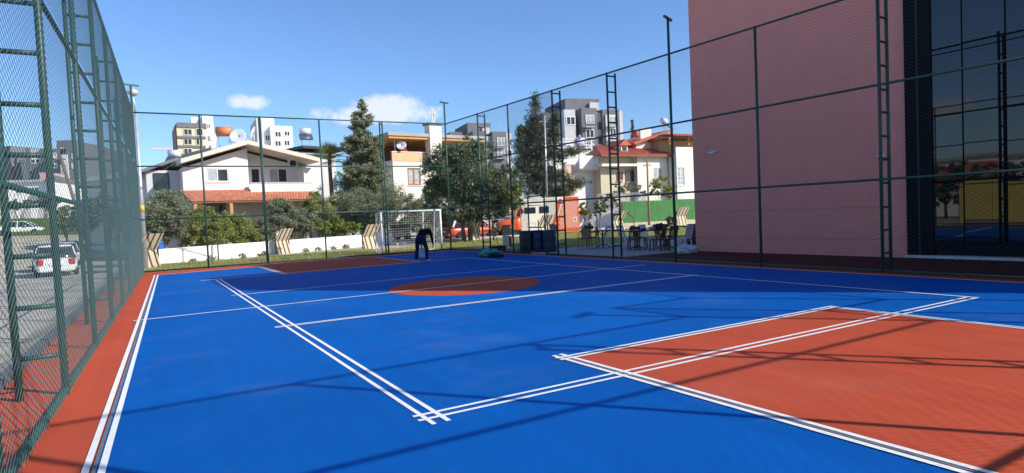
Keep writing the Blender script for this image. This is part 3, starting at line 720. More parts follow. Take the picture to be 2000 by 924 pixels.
def place_chair(kind, px, py, rz, label, z=-.006):
    pr = proto_w if kind == 'w' else proto_b
    o = pr if not used[kind] else copy_tree(pr)
    used[kind] = True; p = G(px, py); o.location = (p.x, p.y, z); o.rotation_euler.z = rz; o['label'] = label
    o['group'] = 'white plastic chairs on the terrace' if kind == 'w' else 'brown slatted chairs on the terrace'
    return o
place_chair('b', 1238, 488, rad(150), 'brown slatted chair with its back to the court at the left of the long table')
place_chair('b', 1253, 484, rad(35), 'brown slatted chair half hidden behind the pedestal of the long table')
place_chair('b', 1283, 489, rad(205), 'brown slatted chair nearest the middle of the long table')
place_chair('b', 1305, 489, rad(185), 'brown slatted chair at the right end of the long table, back to the court')
place_chair('b', 1296, 481, rad(20), 'brown slatted chair on the far side of the long table')
place_chair('w', 1335, 487, rad(188), 'white plastic chair standing beside the pink wall corner')
place_chair('w', 1224, 481, rad(90), 'white plastic chair at the left short end of the long table')
place_chair('w', 1268, 481, rad(10), 'white plastic chair behind the long table')
place_chair('w', 1185, 482, rad(170), 'white plastic chair behind the small pedestal table')
def bar_chair(px, py, rz, label):
    p = G(px, py); t = thing('wicker_chair', label, 'chair', (p.x, p.y, -.006), rz, 'wicker chairs on the terrace')
    for x in (-.2, .2):
        for y, top in ((-.2, .46), (.2, .88)): MB().tube([(x*1.08, y*1.1, 0), (x, y, top)], .014, 8).build('leg', M_IRON, t)
    MB().box(-.21, -.21, .44, .21, .21, .48).build('seat', M_IRON, t, bevel=.01)
    MB().box(-.185, .19, .50, .185, .21, .86).build('backrest', M_TAN, t, bevel=.008)
    MB().tube([(-.2, -.19, .46), (-.2, -.2, .66), (-.2, .2, .68)], .012, 6).build('armrest', M_IRON, t); MB().tube([(.2, -.19, .46), (.2, -.2, .66), (.2, .2, .68)], .012, 6).build('armrest', M_IRON, t)
bar_chair(1143, 487, rad(165), 'tan wicker chair on metal legs, leftmost on the terrace')
bar_chair(1158, 484, rad(250), 'tan wicker chair with arms between the leftmost chair and the small table')
def table(px, py, rz, label, hw, hd, n, cloth=None):
    p = G(px, py); t = thing('pedestal_table', label, 'table', (p.x, p.y, -.006), rz, 'tables on the terrace')
    MB().box(-hw, -hd, .72, hw, hd, .755).build('tabletop', cloth or M_CHAIRB, t, bevel=.01)
    for k in range(n):
        x = 0 if n == 1 else -hw*.55+1.1*hw*k/(n-1)
        pd = MB().tube([(x, 0, .05), (x, 0, .72)], .035, 10).build('pedestal', M_IRON, t, smooth=True)
        for a in range(4):
            c, s = math.cos(a*math.pi/2+.78), math.sin(a*math.pi/2+.78)
            MB().tube([(x, 0, .16), (x+c*.18, s*.18, .10), (x+c*.33, s*.33, .012)], .02, 6).build('foot', M_IRON, pd)
            MB().tube([(x, 0, .5), (x+c*.12, s*.12, .66), (x+c*.26, s*.26, .72)], .016, 6).build('bracket', M_IRON, pd)
table(1178, 484, rad(10), 'small dark pedestal table on the left of the terrace', .45, .45, 1)
table(1272, 486, rad(-18), 'long dark pedestal table among the brown chairs', 1.05, .42, 2)
table(1345, 474, rad(-18), 'dark table behind the white chair at the pink wall', .6, .4, 1)
p = G(1272, 486)
for k, (dx, dy, r, c, lab) in enumerate(((.45, -.1, (.26, .18, .13), (.05, .015, .02), 'dark red cloth heap on the long table'), (.1, .0, (.15, .12, .07), (.40, .38, .40), 'grey cloth bundle on the middle of the long table'), (-.6, -.25, (.10, .10, .06), (.03, .03, .04), 'black bundle on the left of the long table'))):
    me = icolump(r, k+8, 3, .5); me.materials.append(mat('table_cloth_%d' % k, c, .85, .3, 8)); tag(link('cloth_bundle', me, None, (p.x+dx, p.y+dy, .75+r[2]*.7)), lab, 'bundle', 'bundles on the long table')
lump('white_sack', 'crumpled white plastic sacks on the ground at the pink wall corner', 'sack', 1340, 495, (.36, .30, .17), mat('white_sack', (.50, .55, .60), .5, .25, 6), 6, .45, 4, -.004)
d = drum('navy drum standing at the corner of the pink building', 1358, 484, M_NAVY); d.location.z = -.006
p = G(1150, 452)

# --- street lamp by the far left corner
p = DD(281, 455, 29.5)
lp = thing('street_lamp', 'tall grey street lamp with a yellow band behind the left fence corner', 'lamp', (p.x, p.y, -.4))
MB().tube([(0, 0, 0), (0, 0, 6.85)], .085, 12, .055).build('column', M_CHROME, lp, smooth=True)
MB().tube([(0, 0, 6.8), (-.02, -.03, 7.25), (-.08, -.1, 7.6)], .04, 8).build('arm', M_CHROME, lp, smooth=True)
MB().lathe([(.05, -.12), (.17, -.06), (.21, .02), (.17, .12), (.05, .17)], 16, (-.05, -.1, 7.7)).build('lamp_head', mat('lamp_grey', (.5, .5, .48), .4), lp, smooth=True)
MB().tube([(0, 0, 2.78), (0, 0, 3.05)], .088, 12).build('yellow_band', mat('yellow_band', (.75, .5, .04), .5), lp, smooth=True)
# utility poles on the right
def pole(px, py_top, px_b, py_b, dist, r, m, label, band=None):
    b = DD(px_b, py_b, dist); tp = DD(px, py_top, dist)
    t = thing('utility_pole', label, 'pole', (b.x, b.y, -.05)); h = tp.z+.05
    MB().tube([(0, 0, 0), (tp.x-b.x, tp.y-b.y, h)], r, 10, r*.75).build('shaft', m, t, smooth=True)
    MB().box(-.35, -.04, h-.5, .35, .04, h-.42).build('cross_arm', m, t, rz=rad(-30))
    if band: MB().tube([(0, 0, .9), (0, 0, 2.9)], r*1.04, 10).build('yellow_band', mat('yellow_paint', (.7, .6, .1), .6), t, smooth=True)
    return t
pole(1063, 226, 1071, 470, 49, .11, M_CHROME, 'pale slender pole standing in front of the tall pine', True)
pole(1264, 312, 1268, 440, 52, .10, mat('weathered_wood', (.30, .22, .14), .9, .2, 6), 'brown wooden pole in front of the green hoarding')

# ================================================================== vehicles
def loft(sections):
    """sections: list of rings (lists of points) joined into a skin"""
    mb = MB(); n = len(sections[0])
    for s in sections: mb.v += [tuple(p) for p in s]
    for k in range(len(sections)-1):
        for j in range(n): mb.f.append((k*n+j, k*n+(j+1) % n, (k+1)*n+(j+1) % n, (k+1)*n+j))
    mb.f += [tuple(range(n-1, -1, -1)), tuple((len(sections)-1)*n+j for j in range(n))]
    return mb
def ring(x, hw, zb, zt, tuck=.06, crown=.02):
    return [(x, -hw+tuck, zb), (x, -hw, zb+(zt-zb)*.25), (x, -hw, zb+(zt-zb)*.72), (x, -hw+tuck*1.1, zt), (x, 0, zt+crown), (x, hw-tuck*1.1, zt), (x, hw, zb+(zt-zb)*.72), (x, hw, zb+(zt-zb)*.25), (x, hw-tuck, zb)]
def wheel(parent, x, y, r=.31, w=.19, side=1):
    t = MB().lathe([(r*.72, -w/2), (r*.95, -w/2), (r, -w/4), (r, w/4), (r*.95, w/2), (r*.72, w/2)], 22, axis='y').build('wheel', M_TYRE, parent, (x, y, r), smooth=True)
    MB().lathe([(r*.70, w*.30), (r*.62, w*.44), (r*.2, w*.36), (r*.12, w*.47), (.01, w*.48)] if side > 0 else [(.01, -w*.48), (r*.12, -w*.47), (r*.2, -w*.36), (r*.62, -w*.44), (r*.70, -w*.30)], 18, axis='y').build('rim', M_CHROME, t, smooth=True)
def car(name, label, loc, rz, colour, L=4.1, W=1.72, H=1.46, style='hatch', group=None, rough=.3):
    """x forward; the tail at -L/2"""
    c = thing(name, label, 'car', loc, rz, group); hl, hw = L/2, W/2; belt = H*.62
    m = mat('car_paint_%s' % name+str(colour), colour, rough, .03, 3, spec=.5, coat=.6)
    st = [(-hl, hw*.80, .38, belt*.82), (-hl+.10, hw*.93, .24, belt*.97), (-hl+.55, hw, .20, belt), (-.2, hw, .19, belt), (hl*.42, hw, .20, belt*.98), (hl*.80, hw*.95, .22, belt*.86), (hl-.12, hw*.88, .26, belt*.72), (hl, hw*.74, .36, belt*.60)]
    b = loft([ring(*s_) for s_ in st]).build('body', m, c, smooth=True); sb = b.modifiers.new('subdivision', 'SUBSURF'); sb.levels = sb.render_levels = 1
    rear = -hl+.22 if style == 'hatch' else -hl+.75
    rt0 = rear+.32 if style == 'hatch' else rear+.62
    gh = [(rear, hw*.86, belt-.03, belt+.02), (rt0, hw*.76, belt-.03, H-.05), (rt0+.5, hw*.75, belt-.03, H-.01), (.25, hw*.75, belt-.03, H-.02), (.62, hw*.77, belt-.03, H-.10), (hl*.62, hw*.86, belt-.05, belt+.01)]
    def gring(x, w_, zb, zt): return [(x, -hw*.93, zb), (x, -w_-.02, zb+(zt-zb)*.55), (x, -w_, zt-.02), (x, 0, zt+.005), (x, w_, zt-.02), (x, w_+.02, zb+(zt-zb)*.55), (x, hw*.93, zb)]
    g = loft([gring(*s_) for s_ in gh]).build('windows', M_DARKPANE, c, smooth=True)
    rf = [(rt0-.03, hw*.72, H-.06, H-.035), (rt0+.45, hw*.76, H-.035, H+.012), (.28, hw*.76, H-.045, H+.004), (.60, hw*.74, H-.13, H-.085)]
    loft([[(x, -w_, z0), (x, -w_+.05, z1), (x, 0, z1+.015), (x, w_-.05, z1), (x, w_, z0)] for x, w_, z0, z1 in rf]).build('roof', m, c, smooth=True)
    for s_ in (-1, 1):
        for (x0, x1, xw) in ((rear+.03, rt0+.02, .075), (-.05, -.05, .05), (hl*.60, .60, .05)):
            MB().hexa([(x0-xw, s_*hw*.945-.02, belt-.02), (x0+xw, s_*hw*.945-.02, belt-.02), (x0+xw, s_*hw*.945+.02, belt-.02), (x0-xw, s_*hw*.945+.02, belt-.02)], [(x1-xw, s_*hw*.775-.02, H-.06), (x1+xw, s_*hw*.775-.02, H-.06), (x1+xw, s_*hw*.775+.02, H-.06), (x1-xw, s_*hw*.775+.02, H-.06)]).build('pillar', m, c)
        MB().box(-hl-.012, s_*hw*.70-.13, belt*.62, -hl+.16, s_*hw*.70+.13, belt*.92).build('tail_light', mat('tail_light_red', (.45, .02, .02), .2, .1, 5), c, bevel=.03)
        MB().box(hl-.2, s_*hw*.64-.16, belt*.50, hl-.02, s_*hw*.64+.16, belt*.66).build('headlight', mat('headlight_glass', (.6, .62, .64), .1, .1, 5), c, bevel=.03)
        for x in (-hl*.62, hl*.64): wheel(c, x, s_*(hw-.10), .30, .19, s_)
        MB().box(.62, s_*(hw+.09)-.08, belt-.02, .76, s_*(hw+.09)+.08, belt+.11).build('mirror', m, c, bevel=.03)
    MB().box(-hl-.05, -hw*.82, .26, -hl+.12, hw*.82, .44).build('bumper', m, c, bevel=.04)
    MB().box(-hl-.03, -.26, belt*.60, -hl+.05, .26, belt*.72).build('number_plate', M_PLASTICW, c)
    return c
WHITE_C, DARK_C, SILVER = (.72, .72, .72), (.03, .045, .07), (.42, .43, .45)
def spot(px, py, z): p = G(px, py, z); return (p.x, p.y, z)
gr = 'cars on the parking lot'
p = G(112, 541, -.40); p = (p.x-.30, p.y+2.1)
car('parked_car', 'white hatchback seen from behind, nearest on the parking lot', (p[0], p[1], -.40), rad(98), WHITE_C, group=gr)
car('parked_car', 'dark blue car parked next beyond the white hatchback', (p[0]-.9, p[1]+5.2, -.40), rad(98), DARK_C, group=gr, style='sedan')
car('parked_car', 'silver car parked third in the row beyond the white hatchback', (p[0]-1.0, p[1]+10.0, -.40), rad(98), SILVER, group=gr)
car('parked_car', 'black car parked farthest in the row by the left fence', (p[0]-1.4, p[1]+15.0, -.40), rad(98), (.012, .012, .014), group=gr, style='sedan')
d = DD(42, 463, 84); car('parked_car', 'white car standing across at the back of the parking lot below the grass bank', (d.x, d.y, ground_h(d.x, d.y)), rad(-8), WHITE_C, L=4.5, group=gr, style='sedan')
p = DD(1362, 434, 62); car('parked_car', 'white car half hidden by the corner of the pink building', (p.x+.8, p.y-.4, .0), rad(186), WHITE_C, group='cars along the street', style='sedan')
p = DD(944, 466, 42.5); car('parked_car', 'orange red car mostly hidden behind the big tree', (p.x-1.0, p.y+.2, -.03), rad(8), (.55, .09, .03), group='cars along the street')
p = DD(815, 470, 47); car('parked_car', 'white car glimpsed through the goal net', (p.x, p.y, -.03), rad(10), WHITE_C, group='cars along the street')

# --- camper truck
f0 = G(986, 463, -.03); r0 = G(1135, 455, -.03)
ta = math.atan2(r0.y-f0.y, r0.x-f0.x)
M_CAMP = mat('cream_camper_shell', (.78, .73, .62), .4, .05, 2, coat=.3); M_ORNG = mat('orange_truck_paint', (.75, .13, .035), .35, .06, 2, coat=.4)
cp = thing('camper_truck', 'cream camper truck with orange bonnet and orange honeycomb rear', 'truck', (f0.x, f0.y, -.03), ta)
def cu(px): # pixel column -> local x along the truck side
    d = ray(px, 430); a = Vector((math.cos(ta), math.sin(ta), 0)); n = Vector((-a.y, a.x, 0)); t = n.dot(Vector((f0.x, f0.y, 0)))/n.dot(d); return a.dot(Vector((d.x*t, d.y*t, 0))-Vector((f0.x, f0.y, 0)))
def cz(py, px=1050):
    d = ray(px, py); a = Vector((math.cos(ta), math.sin(ta), 0)); n = Vector((-a.y, a.x, 0)); t = n.dot(Vector((f0.x, f0.y, 0)))/n.dot(d); return CAM_H+d.z*t+.03
xb0, xb1, xb2, xe = cu(1017), cu(1091), cu(1104), cu(1131)
zt, zbm = cz(384), cz(458)
WD = 2.1
mb = MB()   # box body with over-cab nose, profile in x-z pushed across
mb.prism([(xb0, 0, zbm), (xb0, 0, cz(421, 1020)), (cu(1024), 0, cz(414, 1020)), (cu(1017), 0, cz(404, 1020)), (cu(1016), 0, cz(395, 1017)), (cu(1024), 0, cz(389, 1024)), (cu(1050), 0, cz(387, 1040)), (xe, 0, cz(383, 1128)), (xe, 0, zbm+.05)], (0, WD, 0)); mb.build('camper_box', M_CAMP, cp, bevel=.06)
mb = MB().prism([(cu(1084), -.012, zbm+.1), (cu(1090), -.012, cz(425, 1090)), (xb2, -.012, cz(384.5, 1105)), (xe+.012, -.012, cz(384, 1128)), (xe+.012, -.012, zbm+.12)], (0, .011, 0)); mb.build('orange_side', M_ORNG, cp)
MB().box(xe+.001, 0, zbm+.1, xe+.012, WD, cz(384, 1128)).build('orange_rear', M_ORNG, cp)
mb = MB().prism([(cu(1073), -.009, zbm+.1), (cu(1080), -.009, zbm+.1), (cu(1099), -.009, cz(388, 1098)), (cu(1094), -.009, cz(388, 1093))], (0, .008, 0)); mb.build('orange_stripe', M_ORNG, cp)
mb = MB(); hs = .105; zz = zbm+.45
row = 0
while zz < cz(392, 1115):
    xx = xb1+.12+(hs*.9 if row % 2 else 0)+max(0, (zz-1.3)*.18)
    while xx < xe-.08:
        for k in range(6):
            a0, a1 = math.pi/6+k*math.pi/3, math.pi/6+(k+1)*math.pi/3
            for (ro, ri) in ((hs*.92, hs*.62),):
                mb.poly([(xx+ro*math.cos(a0), -.0165, zz+ro*math.sin(a0)), (xx+ro*math.cos(a1), -.0165, zz+ro*math.sin(a1)), (xx+ri*math.cos(a1), -.0165, zz+ri*math.sin(a1)), (xx+ri*math.cos(a0), -.0165, zz+ri*math.sin(a0))])
        xx += hs*1.8
    zz += hs*1.56; row += 1
hc = mb.build('honeycomb_print', mat('pale_orange_print', (.85, .62, .50), .5), cp); hc['kind'] = 'stuff'
for (x0, x1, y0, y1) in ((1025, 1047, 405, 417), (1054, 1073, 403, 416)):
    MB().box(cu(x0), -.03, cz(y1, (x0+x1)/2), cu(x1), .02, cz(y0, (x0+x1)/2)).build('window', M_DARKPANE, cp, bevel=.02)
a, b, c_, e_ = cu(1030), cu(1046), cz(444, 1038), cz(435, 1038)
mb = MB(); mb.box(a, -.016, c_, b, -.003, c_+.025).box(a, -.016, e_-.025, b, -.003, e_).box(a, -.016, c_+.025, a+.025, -.003, e_-.025).box(b-.025, -.016, c_+.025, b, -.003, e_-.025); mb.build('hatch_rim', M_LGREY, cp)
a, b, c_, e_ = cu(1119), cu(1127), cz(433, 1123), cz(424, 1123)
MB().box(a, -.022, c_, b, -.017, e_).build('logo_square', mat('white_logo', (.7, .68, .66), .5), cp)
MB().box(a+.08, -.026, c_+.08, b-.08, -.0225, e_-.08).build('logo_mark', M_ORNG, cp)
# cab: bonnet, windscreen pillar, wing
cabw = WD
sec = []
for x, zb_, zt_, ins in ((cu(974), .55, 1.02, .14), (cu(977), .42, 1.12, .05), (cu(990), .40, 1.20, .02), (cu(1003), .40, 1.28, 0), (cu(1010), .40, 1.36, 0), (xb0+.02, .40, 1.42, 0)):
    sec.append([(x, ins+.05, zb_), (x, ins, zb_+.12), (x, ins, zt_-.12), (x, ins+.16, zt_), (x, cabw/2, zt_+.03), (x, cabw-ins-.16, zt_), (x, cabw-ins, zt_-.12), (x, cabw-ins, zb_+.12), (x, cabw-ins-.05, zb_)])
loft(sec).build('bonnet', M_ORNG, cp, smooth=True)
MB().prism([(cu(1008), .06, 1.34), (xb0+.02, .06, 1.38), (xb0+.02, .06, cz(404, 1018)), (cu(1014), .06, cz(405, 1014))], (0, cabw-.12, 0)).build('cab', M_ORNG, cp)
MB().prism([(cu(1010), .045, 1.42), (xb0-.02, .045, 1.42), (xb0-.02, .045, cz(408, 1018)), (cu(1014.5), .045, cz(409, 1014))], (0, .01, 0)).build('cab_window', M_DARKPANE, cp)
MB().box(cu(981), .0-.03, .72, cu(997), .10, .86).build('wheel_arch', M_TYRE, cp, bevel=.05)
MB().box(cu(974)-.08, .1, .36, cu(976), cabw-.1, .62).build('bumper', M_IRON, cp, bevel=.04)
MB().box(cu(997), .02, .30, cu(1068), cabw-.02, .46).build('chassis', M_IRON, cp)
MB().box(cu(1068), .03, .28, xe-.1, cabw-.03, zbm+.02).build('underframe', M_IRON, cp)
for x in (cu(988), cu(1079)):
    for y, s_ in ((.10, -1), (cabw-.10, 1)): wheel(cp, x, y, .40, .24, s_)
MB().box(cu(1040), .5, cz(386, 1045), cu(1062), 1.5, cz(380, 1050)).build('roof_box', M_CAMP, cp, bevel=.05)

# ================================================================== houses
def side_body(f, u0, u1, z0, z1, depth, m, name='wall'):
    return MB().box(u0, .15, z0, u1, depth, z1).build(name, m, f.o)
def facade(f, u0, z0, u1, z1, wins, m, depth=8.0, y=0.0, name='wall', pane=None, frame=None, mull=1, trans=0):
    """front wall with openings and a body behind; wins in pixel rectangles"""
    hs = []
    for w in wins:
        r = f.rect(*w[:4], off=y); hs.append((max(u0+.05, r[0]), max(z0+.05, r[1]), min(u1-.05, r[2]), min(z1-.05, r[3])))
    mb = wall_holes(MB(), u0, z0, u1, z1, hs, y, .15)
    mb.box(u0, y+.15, z0, u1, y+depth, z1); o = mb.build(name, m, f.o)
    for w, h in zip(wins, hs):
        opt = w[4] if len(w) > 4 else {}
        window(f.o, h, y, opt.get('mull', mull), opt.get('pane', pane), opt.get('frame', frame), opt.get('name', 'window'), opt.get('fw', .06), opt.get('trans', trans))
    return o
def solar_heater(name, label, loc, rz, s=1.0, tank=None, stand=0.0, collector=True):
    t = thing(name, label, 'water heater', loc, rz, 'rooftop water heaters')
    MB().tube([(-.68*s, 0, 1.35*s), (.68*s, 0, 1.35*s)], .46*s, 18).build('tank', tank or M_TANK, t, smooth=True)
    for x in (-.5, .5):
        MB().tube([(x*s, .0, -stand), (x*s, 0, 1.05*s)], .035*s, 6).build('leg', M_CHROME, t); MB().tube([(x*s, -1.2*s, -stand), (x*s, -1.2*s, 0), (x*s, 0, .9*s)], .035*s, 6).build('leg', M_CHROME, t)
    if collector: MB().hexa([(-.85*s, -1.35*s, .12*s), (.85*s, -1.35*s, .12*s), (.85*s, -1.30*s, .05*s), (-.85*s, -1.30*s, .05*s)], [(-.85*s, -.05*s, .98*s), (.85*s, -.05*s, .98*s), (.85*s, .0, .91*s), (-.85*s, 0, .91*s)]).build('collector', M_SOLAR, t)
    return t
def dish(label, c, r, az_, tilt=.35):
    t = thing('satellite_dish', label, 'dish', c, -(az_+math.pi), 'satellite dishes on the roofs')   # local -y faces along az_
    mb = MB(); n = 22
    for k, (rr, d) in enumerate(((0.01, .16), (.5, .12), (.85, .045), (1.0, 0))):
        for j in range(n): a = 2*math.pi*j/n; mb.v.append((rr*r*math.cos(a), d*r*1.0, rr*r*math.sin(a)))
    for k in range(3):
        for j in range(n): mb.f.append((k*n+j, k*n+(j+1) % n, (k+1)*n+(j+1) % n, (k+1)*n+j))
    o = mb.build('reflector', M_TANK, t, smooth=True); o.rotation_euler = (tilt*-1, 0, 0)
    s = o.modifiers.new('thickness', 'SOLIDIFY'); s.thickness = .02
    MB().tube([(0, .16*r, -r*1.2), (0, .18*r, 0)], .04*r+.015, 6).build('mast', M_CHROME, t); MB().tube([(0, .0, -r*.8), (0, -r*.8, -r*.1)], .025, 5).build('feed_arm', M_CHROME, t)
    return t

# --- gabled white house on the left
f = Facade('gabled_house', 'off-white gabled house with terracotta porch roof on the left', 'house', 357, 622, 350, 44.5, 46.5)
W_ = f.w; ux = lambda px, py=350: f.uz(px, py)[0]; zx = lambda py, px=480: f.uz(px, py)[1]
apex = (ux(478, 290), zx(289, 478)); zeL = zx(326, 357); zeR = zx(325, 620); uq = ux(486)
o_ = facade(f, 0, 0, uq, zeL-.05, [(403, 320, 446, 355, dict(pane=[M_CURTAIN, M_DARKPANE]))], M_OFF, 9.5)
mb = MB(); mb.prism([(0, 0, zeL-.05), (uq, 0, zeL-.05), (uq, 0, zeL+(apex[1]-zeL)*uq/apex[0]-.05 if uq < apex[0] else apex[1]-.05), (min(uq, apex[0]), 0, apex[1]-.05)], (0, 9.5, 0)); mb.build('gable_wall', M_OFF, f.o)
# balcony recess under the roof
REC = 1.6; u2 = ux(594); zfl = zx(372, 550)
hs = [f.rect(490, 320, 508, 358, REC), f.rect(526, 322, 561, 356, REC)]
mb = wall_holes(MB(), uq, 0, u2, zeR-.1, hs, REC, .15); mb.box(uq, REC+.15, 0, u2, 9.5, zeR-.1)
mb.prism([(uq, REC, zeR-.1), (u2+1.4, REC, zeR-.1), (uq+.1, REC, apex[1]-.1)], (0, 7.8, 0)); mb.build('recessed_wall', M_OFF, f.o)
window(f.o, hs[0], REC, 0, M_DARKPANE, M_FRAME, 'balcony_door'); window(f.o, hs[1], REC, 1, [M_CURTAIN, M_DARKPANE])
MB().box(u2, 0, 0, W_+.2, 9.5, zeR-.12).build('wing_wall', M_OFF, f.o)
a, b, c_, e_ = f.rect(489, 358, 612, 375, -.4); MB().box(a, -.5, b, c_, -.38, e_).build('balcony_parapet', M_OFF, f.o); MB().box(a, -.376, b-.1, c_, REC-.005, b+.05).build('balcony_floor', M_ROOF, f.o)
MB().box(a, -.54, e_+.002, c_, -.34, e_+.05).build('parapet_coping', M_TRIM, f.o)
a, b, c_, e_ = f.rect(563, 312, 581, 328, REC-.2); ac = MB().box(a, REC-.35, b, c_, REC-.01, e_).build('air_conditioner', M_PLASTICW, f.o, bevel=.02)
MB().lathe([(.01, 0), ((e_-b)*.38, .0), ((e_-b)*.38, .03)], 18, ((a+c_)/2-.05, REC-.40, (b+e_)/2), 'y').build('fan_grille', M_IRON, ac)
# roof slabs with fascia
def slab(p, q, y0, y1, th=.28):
    return MB().hexa([(p[0], y0, p[1]-th), (q[0], y0, q[1]-th), (q[0], y1, q[1]-th), (p[0], y1, p[1]-th)], [(p[0], y0, p[1]), (q[0], y0, q[1]), (q[0], y1, q[1]), (p[0], y1, p[1])])
ap = (ux(478, 285), zx(277, 478)); lp_ = (ux(349, 320), zx(313, 350)); rp_ = (ux(616, 320), zx(311, 615))
slab(lp_, (ap[0]-.01, ap[1]), -1.0, 10.2).build('roof_slope', M_TRIM, f.o); slab((ap[0]+.01, ap[1]), rp_, -1.0, 10.2).build('roof_slope', M_TRIM, f.o)
# terracotta lean-to roof and porch
z1_, z0_ = zx(371, 480), f.uz(480, 392, -2.0)[1]; ua, ub = ux(350, 372), ux(614, 372); ua2, ub2 = f.uz(374, 392, -2.0)[0], f.uz(612, 392, -2.0)[0]
lean = MB().hexa([(ua2, -2.0, z0_-.10), (ub2, -2.0, z0_-.10), (ub, -.005, z1_-.1), (ua, -.005, z1_-.1)], [(ua2, -2.0, z0_), (ub2, -2.0, z0_), (ub, -.005, z1_), (ua, -.005, z1_)]).build('porch_roof', M_WOOD, f.o)
tl = tiles(MB(), (ua2, -2.04, z0_+.01), (ub2, -2.04, z0_+.01), (ub, -.01, z1_+.01), (ua, -.01, z1_+.01), 9, 44, .035).build('roof_tiles', M_TILE, lean); tl['kind'] = 'stuff'
for px in (382, 452, 530, 604): u_ = f.uz(px, 410, -1.85)[0]; MB().box(u_-.09, -1.95, 0, u_+.09, -1.77, z0_-.09).build('porch_post', M_ORWOOD, f.o)
a, b, c_, e_ = f.rect(395, 398, 440, 425, -.01); window(f.o, (a, b, c_, e_), -.12, 1, M_DARKPANE, M_BFRAME)
# side wing with dark roof on the left
MB().box(-1.9, 1.6, 0, -.01, 9.4, zx(330)).build('side_wall', M_LGREY, f.o); slab((-2.6, zx(334)), (-.02, zx(303, 350)), 1.2, 9.8, .2).build('side_roof', M_GREY, f.o)
window(f.o, (-1.5, zx(368), -.6, zx(335)), 1.48, 0, M_DARKPANE, M_IRON)
def onroof(px, py, dist): p_ = DD(px, py, dist); return p_
p_ = DD(438, 257, 53); solar_heater('solar_water_heater', 'orange water tank on a frame behind the gabled roof', (p_.x, p_.y, p_.z-1.35*.85), -.25, .85, mat('orange_tank', (.62, .20, .07), .45, .1, 4), 1.2, False)
p_ = DD(341, 300, 50); solar_heater('solar_water_heater', 'white water tank at the left behind the gabled house', (p_.x, p_.y, p_.z-1.35*.58), -.3, .58)
p_ = DD(596, 258, 56); solar_heater('solar_water_heater', 'white water tank with panel on the flat roof left of the conifer', (p_.x, p_.y, p_.z-1.35*.62), -.1, .66, None, 1.1)
p_ = DD(464, 266, 52); dish('large white dish seen face on above the gabled roof', p_, .62, rad(200))
p_ = DD(493, 262, 52); dish('grey dish seen sideways above the gabled roof', p_, .62, rad(285))
# flat house behind that carries these
f = Facade('flat_roofed_house', 'flat roofed house hidden behind the gabled roof', 'house', 415, 655, 300, 50, 55)
facade(f, 0, 0, f.w, f.uz(500, 297)[1], [], M_LGREY, 7); MB().box(-.2, -.3, f.uz(500, 297)[1], f.w+.2, 7.2, f.uz(500, 293)[1]).build('roof_slab', M_ROOF, f.o)
MB().box(f.uz(582, 290)[0], -.8, f.uz(600, 292)[1], f.w+.6, 7.3, f.uz(600, 287)[1]).build('canopy', M_IRON, f.o)
f = Facade('small_white_house', 'small white house end behind the street lamp', 'house', 262, 335, 350, 56, 58)
zt_ = f.uz(300, 338)[1]; facade(f, 0, 0, f.w, zt_, [(306, 345, 322, 373)], M_WHITE, 6, pane=M_CURTAIN)
slab((-.3, f.uz(270, 345)[1]), (f.w+.3, f.uz(330, 328)[1]+.15), -.4, 6.3, .22).build('roof_slope', M_TRIM, f.o)

# --- cream house with orange band and roof terrace
f = Facade('terrace_house', 'cream house with orange band and covered roof terrace behind the goal', 'house', 768, 925, 340, 52, 56)
zp = f.uz(800, 298)[1]; zo = f.uz(800, 315)[1]
facade(f, 0, 0, f.w, zo, [(796, 328, 822, 362, dict(pane=M_CURTAIN, frame=M_BFRAME, fw=.12))], M_CREAM, 8)
MB().box(-.03, -.04, zo+.002, f.w+.03, .18, zp).build('orange_parapet', M_PEACH, f.o); MB().box(-.03, .2, zo+.002, f.w, 8, zo+.1).build('terrace_floor', M_ROOF, f.o)
MB().box(-.06, -.08, zp+.002, f.w+.06, .22, zp+.07).build('coping', M_WHITE, f.o)
zr0, zr1 = f.uz(800, 271)[1], f.uz(800, 262)[1]
MB().box(-.6, -.7, zr0+.12, f.w+.9, 8.2, zr1).build('roof_slab', M_ROOF, f.o); MB().box(-.5, -.6, zr0-.1, f.w+.8, 8.1, zr0+.115).build('timber_soffit', M_ORWOOD, f.o)
MB().box(1.2, 4.5, zo+.1, f.w, 7.9, zr0-.1).build('terrace_back_wall', M_WOOD, f.o)
for px in (772, 850, 918): u_ = f.uz(px, 285)[0]; MB().tube([(u_, .1, zp), (u_, .1, zr0-.1)], .04, 8).build('terrace_post', M_CHROME, f.o)
a, b, c_, e_ = f.rect(834, 246, 857, 300, -.2); MB().box(a, -.75, b-1, c_, .15-.002, e_).build('chimney', M_CREAM, f.o)
MB().box(a-.12, -.85, e_+.002, c_+.12, .26, e_+.2).build('chimney_cap', M_GREY, f.o)
mc = thing('antenna_mast', 'grey cluster of antennas on top of the cream chimney', 'antenna', tuple(f.o.matrix_basis @ Vector(((a+c_)/2, -.3, e_+.2))), 0)
for k, (dx, h_) in enumerate(((-.28, 1.1), (0, 1.35), (.28, 1.15))):
    MB().tube([(dx*.3, 0, 0), (dx, .05*k, h_*.5), (dx, .05*k, h_)], .035, 6).build('rod', M_CHROME, mc); MB().box(dx-.09, .05*k-.05, h_*.62, dx+.09, .05*k+.05, h_).build('antenna_panel', M_LGREY, mc)
p_ = f.o.matrix_basis @ Vector((f.uz(781, 284)[0], -.25, f.uz(781, 284)[1])); dish('round white dish on the parapet of the terrace house', p_, .42, rad(205))
MB().box(f.uz(791, 290)[0], .4, zp-.3, f.uz(799, 290)[0], .8, zp+.5).build('red_awning', mat('red_fabric', (.45, .03, .03), .8), f.o)

